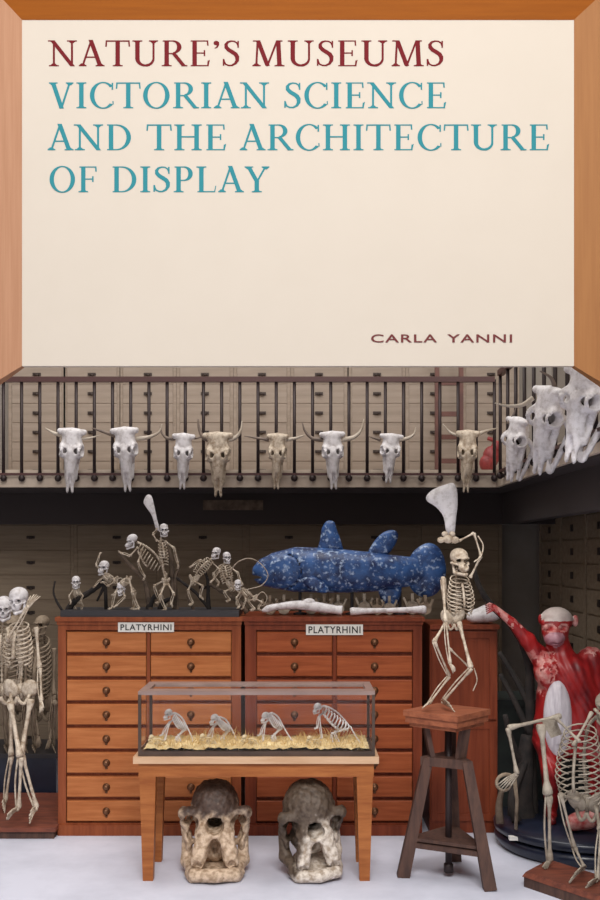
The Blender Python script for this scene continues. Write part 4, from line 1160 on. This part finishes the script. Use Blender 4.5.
# dark pedestal behind them with two brown ape skeletons squatting on it
zt = P(0, 752, 8.2).z
t = thing('pedestal', (-2.6, 8.4, 0), 'low dark navy pedestal behind the plinth of the human skeletons', 'pedestal')
b = MB(); b.box((-3.4, 8.12, 0), (-1.98, 8.75, zt - .03)); b.build('base', M['navy'], t)
b = MB(); b.box((-3.42, 8.10, zt - .03), (-1.96, 8.77, zt)); b.build('top', M['board'], t)
for x, lab in ((44, 'dark brown ape skeleton squatting between the human skeletons and the honey brown cabinet'), (16, 'dark brown ape skeleton squatting right behind the white human skeleton')):
    s = Skeleton('ape_skeleton', lab, 8.35, (x, 752), M['bone_dark'], group='brown ape skeletons on the dark pedestal')
    s.root.location.z = zt
    s.skull('ape', (x - 3, 625), 19, yaw=-30, pitch=8)
    s.spine([(x, 634, .06), (x + 2, 650, .1), (x + 1, 680, .12), (x, 706, .05)], 1.9)
    s.ribs((x, 636, .05), (x, 694, .10), 13, 20, 14, -15, 1.15)
    s.pelvis((x, 706, .02), 28, 30, -10)
    s.limb('leg', [(x - 8, 718), (x - 12, 702, -.22), (x - 9, 746, -.08)], 1.7, (x - 11, 750, -.2))
    s.limb('leg', [(x + 7, 718), (x + 11, 702, -.22), (x + 9, 746, -.08)], 1.7, (x + 10, 750, -.2))
    s.limb('arm', [(x + 10, 648), (x + 10, 695, -.06), (x + 6, 738, -.14)], 1.5, (x + 4, 749, -.2))
    s.limb('arm', [(x - 11, 648), (x - 12, 695, -.06), (x - 6, 736, -.16)], 1.5, (x - 5, 748, -.2))
# ------------------------------------------------------------------ monkey skeletons on branches
MD = 7.32
t = thing('branch_display', P(150, 617, MD), 'black board carrying dark bare branches on top of the honey brown cabinet', 'display stand')
t.location.z = CT
b = MB(); a, c = P(60, 0, 7.12).x, P(252, 0, 7.2).x; zb = CT + .045
b.box((a, 7.13, CT), (c - .09, 7.62, zb)); b.build('base_board', M['board'], t)
def branch(pts, r0, r1, m='branch', dd=0.0):
    q = smooth_path([P(x, y, MD + dd) for x, y in pts], 6)
    q[0].z = min(q[0].z, zb)
    rnd = random.Random(int(pts[0][0] * 7 + pts[-1][1])); n = len(q)
    b = MB(); b.tube(q, [(r0 + (r1 - r0) * i / (n - 1)) * MD / FPX * rnd.uniform(.85, 1.15) for i in range(n)], 8)
    return b.build('branch', M[m], t, True)
branch([(64, 613), (57, 602), (53.5, 592), (55, 581)], 1.4, .8)
branch([(66, 613), (75, 601), (90, 592), (106, 580)], 3.2, 2.4)
branch([(106, 581), (102, 591), (97, 601)], 2.0, 1.0)
branch([(150, 614), (148, 596), (144, 580), (132, 567), (119, 553)], 3.2, 1.6, 'branch2')
branch([(147, 614), (152, 600), (158, 594)], 3.4, 2.0)
branch([(176, 614), (173, 585), (171, 562), (167, 543)], 4.0, 2.2, 'branch2', .03)
branch([(175, 576), (179, 566), (175, 549)], 1.6, .9, 'branch2')
branch([(212, 613), (197, 594), (186, 585), (175, 577)], 1.8, 1.3)
branch([(247, 613), (238, 601), (226, 594), (209, 584)], 2.6, 1.6, 'branch2')
branch([(209, 613), (208, 597), (208, 582), (203, 566)], 2.2, 1.2)
branch([(158, 614), (163, 603), (171, 598)], 3.0, 1.6)
branch([(196, 613), (190, 603), (187, 594)], 1.6, .9, 'branch2')
def monkey(label, base, skull, sp, rib, legs, arms, tail=None, m='bone', r=.75, yaw=-30, dd=0.0):
    D = MD + dd
    s = Skeleton('monkey_skeleton', label, D, base, M[m], group='monkey skeletons on the branches')
    s.skull('ape', skull[:2], skull[2], yaw=skull[3], pitch=skull[4] if len(skull) > 4 else 8, material=M['bone_white'])
    r *= 1.15
    s.spine(sp, r * 1.35)
    s.ribs(rib[0], rib[1], rib[2], rib[2] * 1.4, 9, yaw, r * .5, .12)
    c = sp[-1]; s.pelvis((c[0], c[1]), rib[2] * 1.6, rib[2] * 1.8, yaw)
    for l in legs: s.limb('leg', l[:-1], r, l[-1])
    for l in arms: s.limb('arm', l[:-1], r * .85, l[-1])
    if tail: s.spine(tail, r * .8, 'tail', .5)
    return s
monkey('tiny round-skulled monkey skeleton near the left end of the branch board', (76, 610), (76, 582, 12, 10), [(76, 587), (77, 593), (79, 600)], [(76, 588), (78, 597), 4], [[(78, 600), (73, 604), (77, 611), (73, 611.5)], [(80, 600), (83, 605), (81, 611), (85, 611.5)]], [[(73, 590), (69, 596, -.03), (71, 602, -.04), (70, 605, -.04)], [(79, 590), (83, 596, -.03), (81, 601, -.04), (82, 604, -.04)]], None, 'bone', .6, 10)
monkey('monkey skeleton with raised arm perched on the thick slanting branch', (103, 582), (103.5, 567.5, 13.5, -25), [(104, 573), (108, 577), (115, 580)], [(104, 574), (112, 579), 4.6], [[(115, 581), (108, 586, -.04), (103, 582, -.05), (100, 583, -.05)], [(116, 581), (120, 588, -.02), (114, 594, -.03), (111, 596, -.03)]], [[(103, 574), (96, 565), (99, 556), (101, 552)], [(106, 575), (100, 580, -.04), (95, 586, -.05), (93, 588, -.05)]], [(116, 580), (121, 578), (125, 582)], 'bone', .75, -30)
monkey('monkey skeleton standing low with long white hind legs right of the slanting branch', (127, 611), (121, 588, 12, -10, 20), [(122, 584), (125, 579), (129, 579)], [(121, 585), (128, 581), 3.6], [[(129, 579), (132.5, 593, -.03), (139, 609, -.02), (133, 611, -.05)], [(128, 580), (135, 592, .03), (134, 608, .03), (130, 610, .0)]], [[(119, 585), (115, 594, -.02), (112, 608, -.02), (108, 610, -.04)], [(121, 587), (125, 597, -.03), (116, 606, -.04), (113, 608, -.05)]], None, 'bone', .95, -20, -.03)
monkey('brown monkey skeleton bending forward with arched back left of the upright trunk', (160, 600), (131.5, 541, 13, -65, 20), [(137, 542), (147, 547), (156, 555), (162, 566), (165, 578)], [(141, 544), (160, 566), 7.5], [[(165, 580), (154, 586, -.05), (160, 601, -.03), (156, 604, -.06)], [(167, 580), (160, 592, .02), (167, 606, .02), (163, 609, .0)]], [[(138, 547), (130, 556, -.03), (121, 553, -.02), (118, 551, -.02)], [(142, 549), (138, 563, -.04), (145, 577, -.03), (143, 581, -.03)]], None, 'bone', .9, -75)
monkey('upright monkey skeleton in the middle of the board climbing the tall trunk', (164, 608), (164, 530, 12.5, 15), [(161, 537), (160.5, 550), (163, 566), (166, 582)], [(161, 540), (164, 564), 4.6], [[(165, 584), (160, 596, -.06), (166, 610, -.03), (161, 612, -.06)], [(168, 584), (174, 594, -.05), (171, 604, -.04), (173, 607, -.05)]], [[(157, 541), (153, 534, -.03), (157, 529, -.03), (158, 526, -.03)], [(165, 541), (174, 548, -.03), (178, 564, -.02), (178, 569, -.02)]], None, 'bone', .9, 20, -.05)
monkey('grey monkey skeleton on the right branches looking up to the left', (204, 584), (216, 553, 11, -35), [(212, 558), (206, 564), (198, 571), (194, 580)], [(211, 560), (198, 574), 6], [[(194, 581), (203, 586, -.05), (200, 597, -.03), (204, 599, -.05)], [(192, 581), (188, 591), (193, 603), (189, 606, -.03)]], [[(212, 562), (220, 570, -.04), (213, 580, -.04), (210, 583, -.05)], [(208, 563), (200, 560, -.05), (192, 566, -.06), (189, 568, -.06)]], None, 'bone', .8, -20, -.02)
monkey('grey monkey skeleton with a long looping tail beside the nose of the blue fish', (230, 600), (227, 557.5, 11, 20), [(225, 562), (222, 570), (226, 580), (232, 586)], [(224, 564), (227, 582), 6.5], [[(232, 588), (224, 592, -.05), (230, 600, -.03), (226, 602, -.05)], [(234, 588), (241, 594, -.03), (236, 604, -.02), (239, 607, -.04)]], [[(220, 566), (213, 574, -.04), (219, 583, -.05), (217, 587, -.05)], [(229, 566), (238, 573, -.05), (241, 582, -.06), (243, 586, -.06)]], [(232, 586), (231, 572, -.1), (238, 562, -.16), (250, 558.5, -.18), (261, 564, -.18), (268, 575, -.18), (262, 585, -.18), (249, 589, -.16), (240, 592, -.1)], 'bone', .85, 10, .0)
monkey('small crouched monkey skeleton with white skull low at the right end of the branches', (244, 610), (238, 584.5, 10, -5), [(241, 588), (247, 592), (254, 598)], [(242, 589), (251, 597), 4], [[(254, 599), (248, 601, -.04), (255, 609, -.03), (250, 611, -.05)], [(256, 599), (262, 602), (258, 609), (262, 611)]], [[(241, 591), (236, 598, -.04), (240, 606, -.04), (237, 609, -.05)], [(243, 592), (246, 600, -.05), (243, 608, -.05), (241, 610, -.05)]], [(255, 598), (262, 592), (267, 597), (264, 605), (257, 606)], 'bone', .7, -20, -.06)
def blade_bone(name, label, pts, D, m, ridge):
    """flat flaring bone from its px outline, thickened along its middle"""
    q = smooth_path([Vector((x, y, 0)) for x, y in pts + [pts[0]]], 3)[:-1]; n = len(q); kk = D / FPX
    c = sum(q, Vector()) / n; V = []; Fc = []
    for side in (-1, 1):
        for sc_, th in ((1, .25), (.6, .8), (.25, 1.0)):
            for v in q: p = c + (v - c) * sc_; V.append(P(p.x, p.y, D) + Vector((0, side * th * ridge * kk, 0)))
        V.append(P(c.x, c.y, D) + Vector((0, side * ridge * kk, 0)))
    m_ = 3 * n + 1
    for s_ in (0, 1):
        o_ = s_ * m_
        for r_ in range(2):
            for i in range(n):
                j = (i + 1) % n; f = (o_ + r_ * n + i, o_ + r_ * n + j, o_ + (r_ + 1) * n + j, o_ + (r_ + 1) * n + i); Fc.append(f[::-1] if s_ else f)
        for i in range(n):
            j = (i + 1) % n; f = (o_ + 2 * n + i, o_ + 2 * n + j, o_ + 3 * n); Fc.append(f[::-1] if s_ else f)
    for i in range(n): j = (i + 1) % n; Fc.append((j, i, m_ + i, m_ + j))
    b_ = pts[0]
    return tag(link_mesh(name, V, Fc, m, None, True, P(b_[0], b_[1], D)), label, 'bone')
blade_bone('paddle_bone', 'narrow paddle-shaped white bone raised above the upright monkey skeleton', [(156, 530), (152, 516), (146, 507), (143.5, 502), (146, 496), (149, 494.5), (152, 497), (154.5, 507), (157, 519), (159.5, 530)], MD - .08, M['bone_white'], 1.2)

# ------------------------------------------------------------------ skeleton sitting up on the stool
s = Skeleton('ape_skeleton', 'slender ape skeleton with bent legs perched on the wooden stool, one arm over its head', 6.22, (447, 708), M['bone'])
s.root.location.z = sz
s.skull('ape', (460, 561), 25, yaw=18, pitch=10, material=M['bone'])
s.spine([(457, 568, .07), (456, 580, .10), (457, 600, .12), (456, 618, .06)], 1.5)
s.ribs((457, 575, .07), (457, 612, .10), 14, 21, 11, 12, .68)
s.pelvis((453, 620, .02), 22, 20, 10)
s.limb('leg', [(447, 620, .0), (434, 642, -.14), (449, 676, -.03), (429, 703, -.06)], 1.55, (424, 707, -.16), tipname='foot')
s.limb('leg', [(459, 622, .0), (471, 668, -.12), (442, 702, .02)], 1.75, (452, 706.5, -.14))
s.limb('arm', [(443, 577, .03), (445.5, 622, -.08), (450, 664, -.12)], 1.45, (455, 672, -.14))
s.limb('arm', [(470, 578, .03), (481, 556, .02), (474, 533, .03), (459, 541, .02)], 1.2, (449, 541, .0), double=False)
s.spine([(478, 536, .02), (483, 545, .0), (481, 556, -.02), (474, 562, -.03)], .9, 'tail')
s.limb('arm_bone', [(449, 648, -.06), (470, 668, .0)], .9)
s.spine([(474, 668, -.05), (477, 680, -.04), (473, 691, -.02)], .75, 'tail_end')
b = MB()
for x, y, r in ((448, 539, 5.5), (441, 540, 4), (455, 540, 4.5), (445, 534, 3.5), (452, 534, 3.5)): b.ball(s.J((x, y, .0)), (r * s.k, r * .7 * s.k, r * .8 * s.k), 9, 6)
b.build('hand_bones', s.m, s.root, True)
s.blade([(440, 580, .16), (446, 578, .17), (447, 600, .18), (443, 604, .16)], 1.4)
blade_bone('shoulder_blade_bone', 'broad flaring white shoulder blade raised high above the skeleton on the stool', [(454.5, 534), (447, 534), (443.5, 517), (436, 507), (427, 501), (427, 495), (434, 489), (444, 485), (453, 483), (457, 490), (457.5, 505), (456, 518)], 6.22, M['bone_white'], 1.5)

# ------------------------------------------------------------------ flayed red ape model on its round base
bc = Vector((1.95, 6.9, 0))
t = thing('round_base', bc, 'big round glossy navy base under the red ape model', 'base')
b = MB(); b.lathe(bc, [(.55, 0), (.58, .02), (.60, .06), (.59, .09), (.55, .10)], 64); b.build('foot', M['navy'], t, True)
b = MB(); b.lathe(bc + Vector((0, 0, .10)), [(.55, 0), (.60, .015), (.605, .05), (.59, .07), (.0, .072)], 64); b.build('top_disc', M['navy'], t, True)
b = MB(); c = P(520, 845, 6.48); b.box((c.x - .045, bc.y - math.sqrt(.605 ** 2 - (c.x - bc.x) ** 2) - .01, .118), (c.x + .045, bc.y - math.sqrt(.605 ** 2 - (c.x - bc.x) ** 2) + .03, .142)); b.build('card', M['white_card'], t)
ED = 6.9; ek = ED / FPX
E0 = (555, 680)
def e(x, y, d=0): return (x - E0[0], d, E0[1] - y)
def f_ecorche(p):
    d = s_ell(p, e(557, 620, 2), (16, 17, 13))
    d = smin(d, s_ell(p, e(554, 630, -4), (13, 12, 13)), 4)
    d = smin(d, s_ell(p, e(550.5, 637, -13), (9.5, 9, 8)), 4)
    d = smin(d, s_cap(p, e(542, 622, -10), e(564, 622, -10), 3.4), 2)
    d = smax(d, -s_ell(p, e(546, 627, -17), (3.8, 6, 2.8)), 1.2)
    d = smax(d, -s_ell(p, e(559, 627, -16), (3.8, 6, 2.8)), 1.2)
    d = smin(d, s_ell(p, e(550.5, 630.5, -15), (3, 5, 3)), 2)
    d = smax(d, -s_ell(p, e(550, 642, -23), (7, 6, .8)), .8)
    d = smin(d, s_ell(p, e(541, 619, 2), (2.6, 3, 5)), 1.5)
    d = smin(d, s_ell(p, e(576, 621, 3), (3.5, 3, 6)), 1.5)
    d = smin(d, s_cap(p, e(558, 640, 4), e(562, 664, 6), 11, 15), 6)
    t_ = s_cap(p, e(563, 672, 6), e(556, 738, 4), 22, 22)
    t_ = smin(t_, s_ell(p, e(574, 676, -4), (18, 15, 20)), 6)
    t_ = smin(t_, s_cap(p, e(582, 690, -2), e(578, 735, -4), 13, 14), 6)
    t_ = smin(t_, s_ell(p, e(546, 672, -4), (13, 13, 15)), 6)
    d = smin(d, t_, 6)
    d = smin(d, s_cap(p, e(592, 660, 4), e(602, 712, 0), 13, 9.5), 6)
    d = smin(d, s_cap(p, e(602, 712, 0), e(594, 765, -10), 9, 6), 4)
    d = smin(d, s_cap(p, e(542, 660, 4), e(527, 640, -2), 10, 7.5), 5)
    d = smin(d, s_cap(p, e(527, 640, -2), e(511, 622, -4), 7.5, 4.4), 3)
    d = smin(d, s_cap(p, e(511, 622, -4), e(493, 607, -4), 4.6, 3), 2)
    d = smin(d, s_cap(p, e(548, 742, 0), e(548, 768, -12), 13, 9), 6)
    d = smin(d, s_cap(p, e(548, 768, -12), e(551, 812, 0), 9, 6), 4)
    d = smin(d, s_cap(p, e(551, 815, 0), e(548, 817, -16), 4.8, 4), 3)
    d = smin(d, s_cap(p, e(570, 742, 0), e(598, 754, -14), 15, 11), 6)
    d = smin(d, s_cap(p, e(598, 754, -14), e(588, 812, 0), 10, 6), 4)
    d = smin(d, s_cap(p, e(588, 815, 0), e(594, 817, -18), 4.8, 4), 3)
    # muscle furrows
    d = d + .4 * np.sin(p[..., 0] * .8 + p[..., 2] * .35 + 3 * np.sin(p[..., 2] * .09 + p[..., 0] * .05)) * np.clip((20 + E0[1] - 640 - p[..., 2]) / 20, 0, 1)
    return d
EC = P(E0[0], E0[1], ED)
R_ = thing('flayed_ape_model', P(556, 820, ED), 'flayed red ape model with grey skull cap and white belly plate on the navy base', 'model')
R_.location.z = .172
vs, fs = surface_nets(f_ecorche, (-72, -34, -146), (66, 40, 78), 190)
o = link_mesh('body', [EC + Vector(v) * ek for v in vs], fs, [M['flesh'], M['flesh_pink'], M['mauve'], M['grey_skull']], R_, True)
for pl in o.data.polygons:
    v = (pl.center + R_.location - EC) / ek
    x, y = v.x + E0[0], E0[1] - v.z
    jt = 6 * mnoise.fractal(Vector((v.x * .16, v.y * .16, v.z * .10)), 1.0, 2.0, 4)
    fx, fy = x + jt, y + jt
    if y < 620.5 and 541 < x < 574: i = 3
    elif ((x - 551) / 11) ** 2 + ((y - 639) / 8.5) ** 2 < 1 and v.y < -6: i = 2
    elif (((x - 546) / 6) ** 2 + ((y - 627) / 4.5) ** 2 < 1 or ((x - 560) / 6) ** 2 + ((y - 627) / 4.5) ** 2 < 1 or ((x - 550) / 4) ** 2 + ((y - 630) / 5) ** 2 < 1) and v.y < -4: i = 1
    elif fx < 553 and 651 < fy < 694 and jt > -1.5: i = 1
    elif fx < 532 and fy < 628 and jt > -1: i = 1
    elif fx > 582 and fy < 655 and jt > -1: i = 1
    elif x > 573 and y < 628: i = 1
    else: i = 0
    pl.material_index = i
vs, fs = surface_nets(lambda p: smin(s_ell(p, e(554, 716, -14), (14, 9, 38)), s_cap(p, e(555, 684, -20), e(554, 740, -22), 1.6), 2), (-20, -32, -78), (18, 2, 10), 60)
link_mesh('belly_plate', [EC + Vector(v) * ek for v in vs], fs, M['sinew'], R_, True)
b = MB()
for i in range(5):
    a = P(494 + .3 * i, 605 + 1.1 * i, ED - .03); c = a + Vector((-.035, -.02, .012 - .006 * i)); d = c + Vector((-.022, .02 + .01, -.018)); b.tube([a, c, d], [.008, .007, .005], 6)
b.build('hand', M['flesh_pink'], R_, True)
for x in (546, 559.5):
    b = MB(); b.ball(P(x, 627, ED - 12.3 * ek), 2.6 * ek, 10, 7); b.build('eye', M['flesh_pink'], R_, True)
t = thing('climbing_branch', P(531, 815, 6.98), 'dark branching trunk held by the red ape model beside the plain cupboard', 'branch'); t.location.z = .172
def cbr(pts, r0, r1, m='branch'):
    q = smooth_path([P(x, y, d) for x, y, d in pts], 6); n = len(q); b = MB()
    b.tube(q, [(r0 + (r1 - r0) * i / (n - 1)) * .007 for i in range(n)], 8); b.build('branch', M[m], t, True)
cbr([(522, 822, 7.02), (521, 800, 7.04), (524, 770, 7.06), (528, 735, 7.08)], 15, 7)
cbr([(533, 819, 7.1), (531, 760, 7.1), (530, 700, 7.08), (528, 660, 7.05), (514, 628, 7.0), (492, 606, 6.98), (480, 588, 6.98), (474, 570, 7.0)], 6, 2.2)
cbr([(531, 708, 7.08), (514, 676, 7.12), (499, 652, 7.15)], 3.2, 2.2)
cbr([(530, 734, 7.08), (514, 700, 7.12), (500, 674, 7.15)], 3.4, 2.2)
cbr([(530, 780, 7.1), (513, 745, 7.0), (505, 715, 6.95)], 4, 2.5)
cbr([(517, 822, 6.8), (512, 800, 6.85), (520, 775, 6.95), (530, 755, 7.08)], 5, 3)
cbr([(500, 824, 6.75), (499, 805, 6.78), (502, 790, 6.8)], 4.2, 2.6, 'branch2')

# ------------------------------------------------------------------ skeleton on the small plinth at the right
t = thing('plinth', (1.6, 5.9, 0), 'small reddish wooden plinth at the right front, set at an angle', 'plinth')
A, Bq = Vector((1.35, 6.03)), Vector((1.56, 6.28)); dr = Vector((.325, -.445)) * 1.35
pl = [A, A + dr, Bq + dr, Bq]
b = MB(); cc = sum(pl, Vector((0, 0))) / 4; b.prism([tuple(p) for p in pl], 0, .06); b.build('base', M['stoolwood'], t)
b = MB(); b.prism([tuple(p + (p - cc).normalized() * .012) for p in pl], .06, .092, [tuple(p + (cc - p).normalized() * .012) for p in pl]); b.build('top', M['plinthwood'], t)
s = Skeleton('ape_skeleton', 'stooping ape skeleton with long hanging arm bones on the small angled plinth at the right', 6.12, (560, 866), M['bone_grey'])
s.root.location.z = .092
s.skull('ape', (606, 708, -.05), 30, yaw=-20, pitch=10)
s.spine([(597, 716, .05), (588, 728, .1), (584, 760, .14), (588, 800, .1)], 2.2)
s.ribs((584, 724, .08), (586, 795, .1), 24, 36, 13, -35, .85)
s.pelvis((587, 806, .05), 34, 30, -20)
s.limb('arm', [(561, 716, .06), (508, 728, .02), (517, 774, .02)], 2.0, (500, 790, .0), double=False)
s.limb('arm', [(541, 724, -.06), (548, 795, -.10), (549, 861, -.02)], 2.5, (544, 869, -.06), fl=2.1)
s.limb('leg', [(578, 800, -.02), (560, 795, -.14), (574, 848, -.10), (584, 868, -.2)], 2.0, (570, 880, -.38))
s.limb('leg', [(596, 806, .0), (600, 830, -.15), (597, 880, -.3)], 1.9, (585, 888, -.42))
s.limb('collar_bone', [(556, 718, -.06), (580, 742, -.12)], 1.4)
s.limb('collar_bone', [(592, 712, -.06), (573, 746, -.12)], 1.4)
s.blade([(541, 720, -.04), (556, 720, -.02), (562, 734, .03), (551, 738, .0)], 2.0)
# added dark block standing in for shade behind the climbing branch
zt = P(0, 700, 7.7).z
t = thing('shade_block', (1.9, 7.95, 0), 'added dark greenish block standing in for shade behind the climbing branch', 'shade_block')
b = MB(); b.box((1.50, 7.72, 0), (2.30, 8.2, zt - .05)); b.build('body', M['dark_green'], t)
b = MB(); b.box((1.48, 7.70, zt - .05), (2.32, 8.22, zt)); b.build('block_top', M['dark_green'], t)
# curled horned specimen on the navy base and pink model beside it
b = MB(); q = []
for i in range(22):
    a = i / 21 * 2.2 * PI + .5; r = 11 - i * .32; q.append(P(505 + r * math.cos(a), 784 - r * math.sin(a) * .95, 6.55 - .01 * i))
b.tube(q, [2.3 * .0065 * (1 - .03 * i) for i in range(22)], 7)
b.tube([P(505 + 11 * math.cos(.5), 784 - 11 * math.sin(.5) * .95, 6.55), P(517, 800, 6.6), P(516, 829, 6.62)], [.014, .012, .012], 7)
tag(b.build('curled_bone', M['bone_dark'], None, True, origin=P(516, 829, 6.62)), 'curled grey bone standing on the left of the round navy base', 'bone')
c = P(588, 824, 6.5); 
vs, fs = surface_nets(lambda p: smin(smin(s_ell(p, (0, 0, .07), (.10, .07, .06)), s_ell(p, (-.07, -.03, .06), (.05, .05, .05)), .03), s_ell(p, (.06, -.03, .11), (.05, .05, .04)), .03), (-.16, -.12, -.02), (.16, .12, .2), 30)
tag(link_mesh('pink_model', [Vector(v) + Vector((c.x, 6.62, .172)) for v in vs], fs, M['flesh_pink'], None, True, Vector((c.x, 6.62, .172))), 'small lumpy pink and white model at the right edge on the navy base', 'model')
